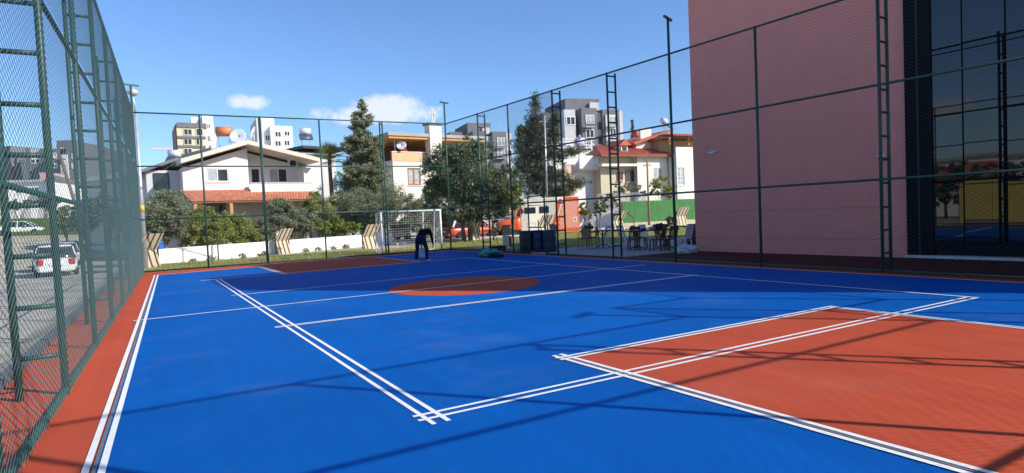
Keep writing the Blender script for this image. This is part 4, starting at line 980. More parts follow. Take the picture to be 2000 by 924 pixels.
# --- white modern house on the right
f = Facade('white_house', 'white modern house with roof balustrade behind the pine', 'house', 1095, 1192, 360, 57, 60)
zt_ = f.uz(1150, 290)[1]; zm_ = f.uz(1160, 330)[1]
facade(f, 0, 0, f.w, zm_, [(1164, 336, 1182, 358, dict(frame=M_FRAME))], M_WHITE, 8, pane=M_DARKPANE)
MB().box(0, 1.2, zm_+.002, f.w, 8, zt_).build('upper_wall', M_WHITE, f.o)
a, b, c_, e_ = f.rect(1132, 304, 1186, 329, -1.0); MB().box(a, -1.0, b, f.w+.2, -.8, e_).build('balcony_parapet', M_WHITE, f.o); MB().box(a, -.795, b-.15, f.w+.2, -.003, b+.05).build('balcony_floor', M_WHITE, f.o)
a, b, c_, e_ = f.rect(1164, 356, 1184, 366, -.3); mb = MB()
for k in range(9): x_ = a+(c_-a)*k/8; mb.box(x_-.02, -.3, b, x_+.02, -.26, e_)
mb.box(a, -.31, e_, c_, -.25, e_+.05); mb.build('window_grille', M_FRAME, f.o)
MB().box(f.uz(1098, 340)[0], -.4, 0, f.uz(1117, 340)[0], -.004, f.uz(1108, 322)[1]).build('peach_wall', mat('peach_wall', (.72, .50, .38), .85), f.o)
zb_, ze_ = zt_, f.uz(1120, 268)[1]; u0_, u1_ = f.uz(1078, 280)[0], f.uz(1168, 280)[0]
for z_ in np.linspace(zb_+.2, ze_, 4): MB().box(u0_, 1.0, z_-.06, u1_, 1.1, z_).build('balustrade_rail', M_FRAME, f.o)
for k in range(9): x_ = u0_+(u1_-u0_)*k/8; MB().box(x_-.04, 1.12, zb_-.3, x_+.04, 1.2, ze_+.02).build('balustrade_post', M_FRAME, f.o)
mb = MB().box(u0_-.5, 1.25, zt_-1.5, u1_+.3, 7, zt_-.02); mb.build('roof_block', M_WHITE, f.o)
p_ = f.o.matrix_basis @ Vector((f.uz(1117, 258)[0], 4.5, f.uz(1117, 258, 4.5)[1]-1.35*.75)); solar_heater('solar_water_heater', 'white water tank on the white modern house', p_, -.5, .75)
p_ = f.o.matrix_basis @ Vector((f.uz(1143, 276)[0], .9, f.uz(1143, 276)[1])); me = icolump((.5, .15, .55), 9, 3, .8); me.materials.append(mat('purple_banner', (.32, .28, .62), .7, .5, 3, col2=(.75, .73, .8)))
tag(link('balcony_flag', me, None, p_), 'white and violet flag bunched on the white roof balustrade', 'flag')

# --- red roofed house beside the pink building
f = Facade('red_roofed_house', 'cream two storey house with red tiled hip roofs beside the pink wall', 'house', 1245, 1304, 340, 60, 62.5)
uL = f.uz(1180, 330)[0]; zev = f.uz(1270, 304)[1]; wR = f.w
facade(f, 0, 0, wR, zev, [(1276, 328, 1294, 352, dict(pane=M_CURTAIN))], M_CREAM, 9)
MB().box(uL, .6, 0, -.004, 9, zev-.1).build('shaded_wing', M_BEIGE, f.o)  # beige instead of the cream of the front: shade put into the wall colour
mb = MB().box(uL-.4, -.25, f.uz(1215, 325)[1], 0, .6, f.uz(1215, 320)[1]); mb.build('balcony_slab', M_CREAM, f.o)
for r in ((1223, 332, 1242, 356), (1206, 336, 1217, 352)):
    a, b, c_, e_ = f.rect(*r, .5); window(f.o, (a, b, c_, e_), .46, 1, M_DARKPANE, M_BFRAME)
# hip roof
ev = -.55; rt = f.uz(1240, 284, 3.5)[1]; uB = f.uz(1312, 304)[0]; uA = uL-.7
A_, B_, C_, D_ = (uA, ev, zev+.02), (uB, ev, zev+.02), (uB-.4, 4.0, rt), (uA+2.6, 4.0, rt)
MB().hexa([A_, B_, (uB, 9, zev+.02), (uA, 9, zev+.02)], [(uA+2.5, 3.9, rt-.06), (uB-.4, 3.9, rt-.06), (uB-.4, 4.2, rt-.06), (uA+2.5, 4.2, rt-.06)]).build('roof_core', M_WOOD, f.o)
o_ = tiles(MB(), A_, B_, C_, D_, 10, 34, .05); o_ = o_.build('roof', M_TILE2, f.o); o_['kind'] = 'stuff'
MB().box(uA, ev-.04, zev-.16, uB, ev+.08, zev+.015).build('eaves_board', M_WOOD, f.o)
# dormer
a, b, c_, e_ = f.rect(1213, 284, 1226, 296, 1.0); dm = MB().box(a, 1.0, b-.5, c_, 3, e_).build('dormer', M_CREAM, f.o)
MB().prism([(a-.3, .8, e_), (c_+.3, .8, e_), ((a+c_)/2, .8, e_+.6)], (0, 2.5, 0)).build('dormer_roof', M_TILE2, dm); MB().box(a+.15, .96, b+.1, c_-.15, .997, e_-.1).build('pane', M_DARKPANE, dm)
# taller block with its own roof, set back
uc, ud = f.uz(1240, 290, 2.5)[0], f.uz(1303, 290, 2.5)[0]
MB().prism([(uc, 2.5, zev-.5), (ud+.3, 2.5, zev-.5), (ud+.3, 2.5, f.uz(1300, 258, 2.5)[1]), (uc+.2, 2.5, f.uz(1242, 277, 2.5)[1])], (0, 5.5, 0)).build('upper_wall', M_CREAM, f.o)
slab((uc-.5, f.uz(1237, 279, 2.3)[1]), (ud+.4, f.uz(1302, 253, 2.3)[1]), 1.9, 8.4, .22).build('upper_roof', M_TILE2, f.o)
# right wing with roofed balcony
ur = f.uz(1304, 300)[0]; ue = ur+5.5; zb1 = f.uz(1330, 301)[1]; zb2 = f.uz(1330, 272)[1]
facade(f, ur+.005, 0, ue, zb1, [(1320, 327, 1337, 362, dict(pane=M_CURTAIN, trans=3))], M_CREAM, 9, y=-1.2, name='wing_wall')
MB().box(ur+.005, 1.2, zb1+.002, ue, 7.8, zb2).build('balcony_back_wall', mat('tan_render', (.55, .40, .24), .85), f.o)
MB().box(ur+.005, -1.2, zb1+.002, ue, -1.05, f.uz(1330, 296)[1]+.3).build('balcony_parapet', M_CREAM, f.o)
for px in (1308, 1345): u_ = f.uz(px, 285, -1.1)[0]; MB().box(u_-.08, -1.15, zb1+.8, u_+.08, -1.0, zb2).build('balcony_post', M_ORWOOD, f.o)
zz2 = f.uz(1330, 262, 1.0)[1]
MB().hexa([(ur-.5, -1.8, zb2), (ue+.3, -1.8, zb2), (ue+.3, 8, zb2), (ur-.5, 8, zb2)], [(ur+.6, 1.5, zz2), (ue+.3, 1.5, zz2), (ue+.3, 3, zz2), (ur+.6, 3, zz2)]).build('wing_roof_core', M_WOOD, f.o)
o_ = tiles(MB(), (ur-.55, -1.85, zb2+.06), (ue+.3, -1.85, zb2+.06), (ue+.3, 1.5, zz2+.05), (ur+.6, 1.5, zz2+.05), 7, 16, .05).build('wing_roof', M_TILE2, f.o); o_['kind'] = 'stuff'
MB().box(f.uz(1251, 260, 3)[0], 3.0, f.uz(1262, 275, 3)[1]-.6, f.uz(1272, 260, 3)[0], 3.8, f.uz(1262, 252, 3)[1]).build('chimney', M_CREAM, f.o)
p_ = f.o.matrix_basis @ Vector((f.uz(1300, 250, 3)[0], 3.2, f.uz(1298, 236, 3)[1]-1.35*.68)); solar_heater('solar_water_heater', 'white water tank with tilted panel on the red roofed house', p_, .5, .68)
p_ = f.o.matrix_basis @ Vector((f.uz(1242, 262, 3)[0], 3.0, f.uz(1242, 262, 3)[1])); me = icolump((.35, .35, .4), 12, 3, .15); me.materials.append(M_TILE2); tag(link('roof_urn', me, None, p_), 'round terracotta cowl on the red roof', 'cowl')

# --- green hoarding and white gate wall
f = Facade('green_hoarding', 'green sheet hoarding between the ribbed panels in front of the red roofed house', 'hoarding', 1216, 1372, 420, 52.5, 57)
zt_ = f.uz(1290, 391)[1]; zb_ = f.uz(1290, 432)[1]; n_ = 7
M_HOARD = mat('green_hoarding_sheet', (.055, .20, .05), .7, .25, 2.5, bump=.3, bscale=30)
for k in range(n_): MB().box(f.w*k/n_+.006, 0, zb_, f.w*(k+1)/n_-.006, .05, zt_+random.uniform(-.02, .02)).build('sheet', M_HOARD, f.o)
MB().box(-.1, -.06, -.1, f.w, .25, zb_-.003).build('plinth', M_PEACH if False else mat('sandstone_plinth', (.58, .46, .33), .9, .2, 3), f.o)
for k in range(n_+1): MB().box(f.w*k/n_-.03, .055, 0, f.w*k/n_+.03, .12, zt_).build('stake', M_IRON, f.o)
f = Facade('white_gate_wall', 'white wall with upright white railings left of the green hoarding', 'wall', 1140, 1216, 420, 53, 53)
zt_ = f.uz(1190, 416)[1]; MB().box(0, 0, -.1, f.w, .2, zt_).build('wall_body', M_WHITE, f.o)
zr_ = f.uz(1200, 402)[1]; u0_ = f.uz(1180, 410)[0]
for k in range(14): x_ = u0_+(f.w-u0_)*k/13; MB().box(x_-.025, .06, zt_, x_+.025, .11, zr_).build('railing_bar', M_FRAME, f.o)
MB().box(u0_, .05, zr_+.002, f.w, .12, zr_+.06).build('railing_top', M_FRAME, f.o)
f = Facade('upper_railing', 'white upright railings before the white modern house', 'railing', 1168, 1262, 388, 55, 57)
z0_, z1_ = f.uz(1200, 400)[1], f.uz(1200, 377)[1]
for k in range(40): x_ = f.w*k/39; MB().box(x_-.02, 0, z0_-.5, x_+.02, .05, z1_).build('railing_bar', M_LGREY, f.o)
for z_ in (z0_+.1, z1_-.12): MB().box(0, .055, z_-.03, f.w, .09, z_+.03).build('railing_rail', M_LGREY, f.o)
MB().box(0, -.05, -.1, f.w, .15, z0_-.5).build('base_wall', M_LGREY, f.o)

# --- apartment blocks
def block(name, label, xl, xr, yref, dl, dr, parts, wins, depth=12, zb=0.0, balconies=()):
    """parts: (x0,y0,x1,y1,material,proud) pixel rectangles of boxes; wins: pixel rectangles; balconies: pixel rectangles of railings"""
    f = Facade(name, label, 'building', xl, xr, yref, dl, dr, zb, 'apartment blocks behind the houses')
    for x0, y0, x1, y1, m, pr in parts:
        a, b, c_, e_ = f.rect(x0, y0, x1, y1, -pr)
        MB().box(a, -pr, (b if y1 < 299 else 0), c_, depth-abs(pr)*.01, e_).build('bay', m, f.o)
    for w in wins:
        x0, y0, x1, y1 = w[:4]; pr = w[4] if len(w) > 4 else 0; pm = w[5] if len(w) > 5 else M_DARKPANE
        a, b, c_, e_ = f.rect(x0, y0, x1, y1, -pr); k = .14
        mb = MB(); mb.box(a-k, -pr-.12, b-k, a, -pr-.003, e_+k).box(c_, -pr-.12, b-k, c_+k, -pr-.003, e_+k).box(a, -pr-.12, e_, c_, -pr-.003, e_+k).box(a, -pr-.12, b-k, c_, -pr-.003, b)
        x_ = (a+c_)/2; mb.box(x_-.06, -pr-.10, b, x_+.06, -pr-.045, e_)
        o = mb.build('window', w[6] if len(w) > 6 else M_FRAME, f.o); MB().box(a, -pr-.04, b, c_, -pr-.004, e_).build('pane', pm, o)
    for x0, y0, x1, y1, pr in balconies:
        a, b, c_, e_ = f.rect(x0, y0, x1, y1, -pr-.9)
        o = MB().box(a, -pr-.95, b-.12, c_, -pr-.005, b).build('balcony', M_LGREY, f.o)
        mb = MB(); mb.box(a, -pr-.93, e_-.08, c_, -pr-.87, e_)
        n = max(4, int((c_-a)/.35))
        for k in range(n+1): x_ = a+(c_-a)*k/n; mb.box(x_-.03, -pr-.92, b+.002, x_+.03, -pr-.88, e_-.08)
        mb.build('railing', M_IRON, o)
    return f
D_ = M_DARKPANE; C_ = M_CURTAIN
block('apartment_block', 'grey and white apartment block with stepped top behind the white modern house', 1090, 1216, 260, 118, 124,
      [(1062, 220, 1104, 305, M_GREY, -3.0), (1103, 214, 1125, 305, M_LGREY, .4), (1106, 193, 1172, 305, M_GREY, -2.5), (1152, 200, 1170, 215, M_LGREY, -1.9), (1137, 211, 1167, 305, M_GREY, .8), (1167, 220, 1180, 305, M_LGREY, -.3), (1178, 214, 1211, 305, M_GREY, .5), (1184, 224, 1207, 305, M_LGREY, .8), (1210, 216, 1217, 305, M_LGREY, -.5)],
      [(1107, 229, 1122, 243, .4), (1145, 226, 1159, 240, .8, C_), (1145, 254, 1159, 268, .8), (1145, 282, 1159, 296, .8, C_), (1190, 228, 1202, 240, .8, C_), (1192, 252, 1202, 268, .8), (1192, 282, 1202, 296, .8, C_), (1168, 240, 1179, 252, -.3, D_, M_GREY), (1168, 267, 1179, 280, -.3, D_, M_GREY), (1090, 230, 1100, 243, -3.0)], 14,
      balconies=[(1144, 238, 1162, 247, .8), (1144, 265, 1162, 274, .8), (1188, 238, 1206, 246, .8), (1188, 266, 1206, 274, .8)])
block('apartment_block', 'grey and white apartment block seen above the big dark tree', 912, 1002, 275, 150, 154,
      [(915, 240, 960, 330, M_GREY, -2.0), (942, 249, 957, 262, M_LGREY, -1.5), (925, 256, 951, 330, M_GREY, .6), (951, 266, 963, 330, M_LGREY, -.2), (963, 257, 990, 330, M_GREY, .6), (990, 260, 1001, 330, M_LGREY, -.3), (880, 258, 914, 330, M_GREY, -3)],
      [(932, 268, 946, 283, .6, C_), (932, 290, 946, 304, .6), (972, 270, 985, 284, .6, C_), (972, 291, 985, 305, .6, C_), (952, 278, 962, 289, -.2, D_, M_GREY), (952, 300, 962, 310, -.2, D_, M_GREY), (992, 273, 999, 284, -.3), (992, 294, 999, 305, -.3)], 14,
      balconies=[(930, 278, 948, 286, .6), (970, 279, 988, 287, .6), (970, 301, 988, 309, .6)])
block('apartment_block', 'beige unfinished apartment block with dark top at the left', 347, 402, 270, 135, 135.4,
      [(347, 242, 402, 330, M_BEIGE, 0), (346, 240, 403, 249, M_GREY, .25), (347, 266, 402, 270, M_GREY, .3), (347, 284, 402, 288, M_GREY, .3), (345, 243, 354, 330, M_WOOD, -.4)],
      [(360, 253, 374, 263, .0, D_, M_BEIGE), (384, 252, 395, 264, 0, D_, M_BEIGE), (360, 272, 374, 282, 0, D_, M_BEIGE), (384, 271, 395, 283, 0, D_, M_BEIGE), (360, 291, 374, 300, 0, D_, M_BEIGE)], 12)
block('apartment_block', 'white slab tower rising behind the beige block', 378, 420, 260, 150, 150.2,
      [(376, 229, 400, 330, M_WHITE, -1), (398, 226, 419, 330, M_WHITE, .3), (404, 262, 425, 330, M_LGREY, -.3)], [(405, 243, 410, 250, .3), (406, 266, 411, 276, .3), (408, 284, 413, 292, .3)], 10)
block('apartment_block', 'white apartment tower with dark windows right of the dishes', 500, 575, 260, 130, 131,
      [(503, 231, 516, 330, M_LGREY, -.5), (512, 230, 538, 330, M_WHITE, -1.0), (530, 246, 573, 330, M_WHITE, .3)],
      [(538, 258, 548, 267, .3), (556, 257, 565, 265, .3), (538, 276, 548, 285, .3), (556, 275, 565, 284, .3), (519, 265, 526, 274, -1.0), (538, 294, 548, 302, .3)], 12)
# left, seen through the near fence
block('apartment_block', 'grey and white apartment block farthest left behind the near fence', -20, 62, 320, 150, 140,
      [(-20, 287, 22, 350, M_GREY, .5), (14, 300, 34, 350, M_GREY, 0), (30, 303, 54, 350, M_LGREY, -.6)], [(15, 313, 24, 322, .0), (15, 332, 24, 341, .0), (36, 312, 50, 322, -.6, C_)], 12, 2.5)
block('apartment_block', 'white and grey block second from the left behind the near fence', 52, 92, 320, 140, 138,
      [(54, 290, 90, 350, M_LGREY, 0), (52, 289, 59, 350, M_GREY, .5), (79, 290, 89, 350, M_GREY, .5), (59, 320, 80, 330, M_GREY, .3)], [(61, 300, 78, 309, 0, C_), (61, 312, 78, 318, 0)], 12, 2.5)
block('apartment_block', 'grey apartment block with white balconies behind the second ladder post', 100, 150, 320, 132, 130,
      [(98, 290, 118, 360, M_GREY, .0), (113, 274, 146, 360, M_GREY, -1), (118, 302, 131, 307, M_WHITE, .8), (118, 321, 131, 327, M_WHITE, .8), (132, 276, 147, 360, M_GREY, .6), (118, 341, 131, 347, M_WHITE, .8)],
      [(102, 300, 109, 308, 0, C_), (104, 320, 111, 327, 0), (142, 301, 146, 309, .6, C_), (142, 320, 146, 328, .6, C_), (120, 290, 129, 300, -1)], 12, 2.5)
block('apartment_block', 'striped grey and white apartment block behind the left fence', 165, 240, 320, 140, 146,
      [(165, 293, 240, 360, M_LGREY, 0), (165, 292, 240, 300, M_GREY, .4), (165, 318, 240, 326, M_GREY, .4), (165, 337, 240, 345, M_GREY, .4)], [(172, 303, 184, 314, 0), (172, 328, 184, 335, 0, C_), (200, 303, 212, 314, 0, C_), (200, 328, 212, 335, 0)], 12, 2.5)
f = Facade('white_hillside_house', 'long white house on the slope behind the parking lot', 'house', -30, 100, 370, 108, 104, 2.0)
zt_ = f.uz(40, 357)[1]; facade(f, 0, 0, f.w, zt_, [(5, 364, 16, 376), (30, 364, 42, 378), (60, 366, 74, 380)], M_WHITE, 9); MB().box(-.3, -.4, zt_, f.w+.3, 9.2, f.uz(40, 352)[1]).build('roof_slab', M_ROOF, f.o)
MB().box(f.uz(60, 345)[0], 2, zt_, f.uz(78, 345)[0], 6, f.uz(70, 342)[1]+.5).build('roof_room', mat('rose_render', (.62, .38, .34), .85), f.o)
f = Facade('white_hillside_house', 'white house with a tall blank gable on the slope behind the second ladder post', 'house', 100, 158, 370, 100, 100, 2.0)
zt_ = f.uz(130, 352)[1]; facade(f, 0, 0, f.w, zt_, [(144, 375, 150, 385)], M_WHITE, 9); MB().prism([(-.2, -.2, zt_), (f.w+.2, -.2, zt_-.6), (f.w+.2, -.2, zt_-.35), (-.2, -.2, zt_+.9)], (0, 9.5, 0)).build('roof_slope', M_GREY, f.o)
f = Facade('retaining_wall', 'long grey and white retaining wall above the grass bank', 'wall', -30, 175, 415, 97, 92, .5)
zt_ = f.uz(80, 408)[1]
for k in range(14): MB().box(f.w*k/14+.02, 0, -1, f.w*(k+1)/14-.02, .3, zt_+(.0 if k % 2 else .12)).build('wall_segment', M_LGREY if k % 2 else M_WHITE, f.o)
d = DD(312, 290, 420); cr = thing('tower_crane', 'tiny pink tower crane on the horizon left of the beige block', 'crane', (d.x, d.y, 2))
M_CRANE = mat('faded_pink_steel', (.75, .48, .50), .6)
MB().box(14.5, -.6, 0, 15.7, .6, d.z+2).build('mast', M_CRANE, cr); MB().box(-4, -.5, d.z-2.6, 24, .5, d.z-1.7).build('jib', M_CRANE, cr); cr.rotation_euler.z = rad(-6)

# ================================================================== plants
L_OLIVE = leafmat('olive_leaves', (.105, .128, .075), (.29, .31, .205))
L_BUSH = leafmat('bush_leaves', (.095, .125, .028), (.32, .34, .095))
L_DARK = leafmat('ficus_leaves', (.035, .055, .026), (.20, .235, .125), .4)
L_CONIF = leafmat('conifer_needles', (.085, .108, .058), (.29, .30, .175))
L_PINE = leafmat('pine_needles', (.035, .046, .022), (.16, .165, .078))
L_PALM = leafmat('palm_fronds', (.10, .12, .035), (.34, .34, .12))
L_LIME = leafmat('lime_leaves', (.09, .13, .02), (.30, .34, .07))
def lobes_px(base, specs, dist):
    """specs: (px, py, rx_px, rz_px) -> lobes local to base"""
    out = []
    for px, py, rx, rz, *dd in specs:
        dz = dist+(dd[0] if dd else 0); p_ = DD(px, py, dz); k = p_.length/F_PX*1.0
        k = (p_-Vector((0, 0, CAM_H))).dot(cam_f)/F_PX
        out.append((tuple(p_-base), (rx*k, rx*k*.85, rz*k)))
    return out
def px_tree(name, label, bx, by, dist, specs, m, n, leaf, cat='tree', group=None, zb=-.05, tr=.12, limbs=7, sub=26, rsub=.28, trunks=1, th=None, crown='crown', aspect=.5):
    b = DD(bx, by, dist); b.z = zb
    return tree(name, label, cat, b, 5, lobes_px(b, specs, dist), m, n, leaf, tr, th, group, limbs, sub, rsub, trunks, crown, None, aspect)
px_tree('ficus_tree', 'big dark round tree behind the right fence corner', 913, 472, 37.5, [(905, 355, 62, 55), (870, 335, 42, 48), (950, 368, 50, 48), (982, 392, 36, 32), (860, 390, 38, 42), (915, 300, 45, 30), (915, 410, 50, 24, -.6), (990, 355, 28, 30), (855, 425, 20, 18)], L_DARK, 80000, .14, tr=.16, limbs=9, sub=80, rsub=.34, trunks=2, th=1.6)
px_tree('olive_tree', 'grey green olive tree left of the gabled house porch', 322, 490, 38.5, [(320, 415, 48, 42), (300, 450, 30, 32), (352, 440, 34, 38), (330, 388, 30, 18)], L_OLIVE, 32000, .11, tr=.12, sub=44, rsub=.36, th=1.0)
for i, (bx, by, dist, sp, m, lab) in enumerate((
        (400, 490, 38.6, [(395, 440, 34, 34), (420, 455, 30, 28), (375, 462, 26, 24)], L_BUSH, 'yellow green bush below the left part of the gabled house'),
        (460, 488, 39.2, [(455, 450, 36, 30), (480, 462, 30, 24), (440, 430, 18, 14)], L_BUSH, 'yellow green bush below the middle of the gabled house'),
        (512, 486, 39.8, [(515, 452, 28, 30), (500, 465, 24, 22)], L_OLIVE, 'grey bush behind the second ladder post of the far fence'),
        (570, 482, 40.2, [(560, 425, 38, 26), (590, 440, 34, 24), (545, 400, 22, 18)], L_OLIVE, 'spreading olive bush right of the gabled house porch'),
        (625, 480, 41.0, [(625, 415, 34, 30), (650, 440, 34, 26), (610, 395, 22, 20)], L_BUSH, 'bright bush below the conifer left side'),
        (690, 478, 41.5, [(690, 405, 44, 34), (720, 425, 40, 30), (670, 430, 34, 26)], L_OLIVE, 'wide olive tree below the conifer'),
        (770, 474, 42.5, [(765, 395, 40, 30), (790, 420, 40, 28), (740, 415, 30, 24), (810, 400, 26, 24)], L_OLIVE, 'olive tree behind the left half of the goal'),
        (820, 470, 44.0, [(820, 420, 30, 26), (838, 440, 24, 20), (805, 440, 24, 20)], L_OLIVE, 'grey olive bush seen through the goal'),
        (650, 482, 38.9, [(640, 448, 22, 10), (665, 446, 20, 9), (690, 444, 18, 9)], L_LIME, 'lime green low shrub in front of the olive trees'))):
    px_tree('garden_shrub' if i not in (5, 6) else 'olive_tree', lab, bx, by, dist, sp, m, 22000, .11, 'shrub' if i not in (5, 6) else 'tree', 'garden greenery behind the white wall', tr=.07, sub=34, rsub=.40, th=.8, limbs=5)
# tall conifer
def conifer(label, bx, by, dist, top_px, spread_px, m, n=9000):
    b = DD(bx, by, dist); b.z = -.05; tp = DD(*top_px, dist); H = tp.z-b.z; k = dist/F_PX*1.02; R = spread_px*k
    t = thing('conifer_tree', label, 'tree', b); lean = Vector((tp.x-b.x, tp.y-b.y, 0))
    P = []; mb = MB(); mb.tube([(0, 0, -.1), lean*.5+Vector((0, 0, H*.5)), lean+Vector((0, 0, H*.97))], .22, 9, .02)
    z = .12
    while z < .985:
        rr = R*(1-z)**.72*(.82+.18*math.sin(z*31)); nb = max(5, int(19*(1-z)+4))
        for q in range(nb):
            a = random.uniform(0, 2*math.pi); L = rr*random.uniform(.55, 1.12); h0 = z*H
            d = Vector((math.cos(a), math.sin(a), 0)); e = lean*z+d*L+Vector((0, 0, h0+L*.12-.0))
            s0 = lean*z+Vector((0, 0, h0)); mb.tube([s0, s0.lerp(e, .6)-Vector((0, 0, .06*L)), e], .03, 4, .008, cap=False)
            m_ = max(5, int(L*26))
            tt = np.linspace(.25, 1.03, m_)
            for t_ in tt:
                c = s0.lerp(e, float(t_))-Vector((0, 0, .10*math.sin(t_*3.1)*L))
                P.append(np.array(c)+rng.normal(size=(6, 3))*np.array([.15, .15, .10])*(.5+.7*(1-z)))
        z += .021
    link('crown', leaf_mesh('crown', np.concatenate(P), .20, m, up=.35, aspect=.38), t); mb.build('trunk', M_BARK, t)
conifer('tall pointed conifer standing in front of the terrace house', 712, 470, 46.5, (706, 192), 82, L_CONIF)
conifer('slim dark cypress tip beyond the red roofed house', 1238, 400, 85, (1235, 232), 13, L_PINE)
# palm
b = DD(652, 470, 48); b.z = -.05; tp = DD(650, 312, 48)
t = thing('palm_tree', 'small fan palm left of the tall conifer', 'tree', b); H = tp.z-b.z
MB().tube([(0, 0, -.1), (.05, 0, H*.5), (0, 0, H)], .17, 9, .14).build('trunk', M_BARK, t, smooth=True)
for k in range(46):
    a = random.uniform(0, 6.28); el_ = random.uniform(-.3, 1.5); L = random.uniform(1.0, 1.5); d = Vector((math.cos(a)*math.cos(el_), math.sin(a)*math.cos(el_), math.sin(el_)))
    mb = MB(); s = d.cross(Vector((0, 0, 1))).normalized(); up = s.cross(d)
    base = Vector((0, 0, H)); st_ = base+d*L*.45; mb.tube([base, st_], .015, 4)
    for j in range(11):
        w_ = (j-5)/5*1.15; e = st_+(d*math.cos(w_)+s*math.sin(w_))*L*.75+Vector((0, 0, -.10*L)); q = (s*math.cos(w_)-d*math.sin(w_))*.035
        mb.poly([st_, st_.lerp(e, .5)+q+up*.05, e, st_.lerp(e, .5)-q+up*.05])
    mb.build('frond', L_PALM, t)
# irregular pine
def pine(label, bx, dist, specs, m, top):
    b = DD(bx, 465, dist); b.z = -.05; lb = lobes_px(b, specs, dist)
    t = thing('pine_tree', label, 'tree', b); P = []; mb = MB(); tp = DD(*top, dist)-b
    mb.tube([(0, 0, -.1), tp*.35+Vector((.2, 0, 0)), tp*.7, tp], .2, 9, .03)
    for c, r in lb:
        c = Vector(c); s0 = tp*max(.12, min(.95, c.z/tp.z-.08)); mb.tube([s0, s0.lerp(c, .5)+Vector((0, 0, .1)), c], .06, 5, .02, cap=False)
        for q in range(int(34*(r[0]+r[2]))):
            cc = np.array(c)+(rng.normal(size=3)*np.array(r)*.52); P.append(cc+rng.normal(size=(34, 3))*np.array([.17, .17, .11]))
    link('crown', leaf_mesh('crown', np.concatenate(P), .21, m, up=.5, aspect=.3), t); mb.build('trunk', M_BARK, t)
pine('tall irregular dark pine behind the camper truck', 1045, 50, [(1045, 205, 6, 14), (1043, 235, 14, 16), (1040, 262, 24, 18), (1050, 290, 34, 18), (1022, 290, 18, 20), (1018, 260, 7, 14), (1020, 325, 22, 20), (1055, 325, 34, 22), (1035, 355, 34, 20), (1075, 300, 22, 14), (1085, 345, 30, 16), (1110, 295, 22, 8), (1120, 360, 24, 9), (1095, 375, 30, 10), (1065, 372, 26, 12), (1080, 265, 10, 24), (1085, 235, 5, 20)], L_PINE, (1046, 192))
for bx, by, dist, sp, m, lab, n in (
        (1290, 445, 57, [(1290, 362, 26, 20), (1300, 375, 24, 12), (1278, 372, 16, 12)], L_LIME, 'bright green bush before the cream house wall', 6000),
        (1230, 445, 57.5, [(1225, 370, 28, 14), (1245, 376, 24, 10), (1205, 372, 14, 12)], L_OLIVE, 'grey bush behind the white railings', 6000),
        (1172, 450, 47, [(1172, 398, 11, 14), (1166, 412, 10, 10), (1180, 408, 9, 10)], L_DARK, 'slim young tree before the white gate wall', 4000),
        (1143, 456, 46, [(1140, 405, 11, 16), (1148, 420, 9, 12), (1135, 418, 8, 10)], L_LIME, 'yellow green shrub right of the camper truck', 4000),
        (1240, 446, 50, [(1190, 388, 12, 8), (1200, 402, 9, 9)], L_DARK, 'dark climber on the white gate wall', 2500),
        (1003, 470, 36, [(1002, 388, 18, 20), (1010, 372, 14, 12)], L_BUSH, 'yellow green outer branches at the right of the big dark tree', 4500),
        (966, 471, 36.5, [(968, 445, 8, 16), (966, 425, 9, 10)], L_OLIVE, 'thin pale sapling before the camper bonnet', 2500),
        (1150, 462, 34, [(1150, 446, 9, 9), (1142, 452, 8, 8)], L_DARK, 'dark bush behind the wicker chairs', 2500),
        (1310, 446, 40, [(1310, 430, 9, 9), (1303, 437, 8, 8)], L_DARK, 'dark bush behind the right end of the long table', 2500),
        (905, 445, 44, [(910, 425, 22, 12)], leafmat('pink_blossom', (.30, .06, .07), (.62, .28, .30)), 'pink flowering shrub behind the trunk of the big tree', 2000)):
    px_tree('street_shrub', lab, bx, by, dist, sp, m, n, .12, 'shrub', 'shrubs along the street', tr=.05, sub=18, th=1.0, limbs=4)
# left side greenery beyond the parking lot
for bx, dist, sp, m, lab in ((40, 92, [(45, 398, 28, 10), (25, 402, 20, 9)], L_DARK, 'dark bush before the white hillside house'), (92, 90, [(95, 395, 18, 14)], L_DARK, 'dark bush beside the near ladder post on the bank'), (130, 62, [(130, 425, 24, 24), (118, 440, 16, 16)], L_BUSH, 'green tree behind the parked cars'), (165, 60, [(170, 420, 26, 28), (150, 440, 18, 18)], L_OLIVE, 'tree right of the parked cars behind the left fence'), (215, 58, [(205, 400, 26, 30), (228, 420, 22, 28)], L_OLIVE, 'large tree behind the far part of the left fence'), (250, 56, [(245, 430, 22, 24)], L_BUSH, 'bush beside the street lamp')):
    b = DD(bx, 460, dist)
    px_tree('bank_tree', lab, bx, 460, dist, sp, m, 6000, .2, 'tree', 'greenery beyond the parking lot', ground_h(b.x, b.y)-.1, .1, 5, 24, th=1.2)
b0 = DD(152, 410, 66); pl = thing('leaning_pole', 'brown leaning pole among the trees beyond the parked cars', 'pole', (b0.x+.6, b0.y, ground_h(b0.x, b0.y)))
MB().tube([(0, 0, -.2), (-1.6, 0, 8.0)], .16, 9, .11).build('shaft', M_BARK, pl, smooth=True); MB().box(-2.0, -.05, 7.6, -1.2, .05, 7.7).build('cross_arm', M_BARK, pl)
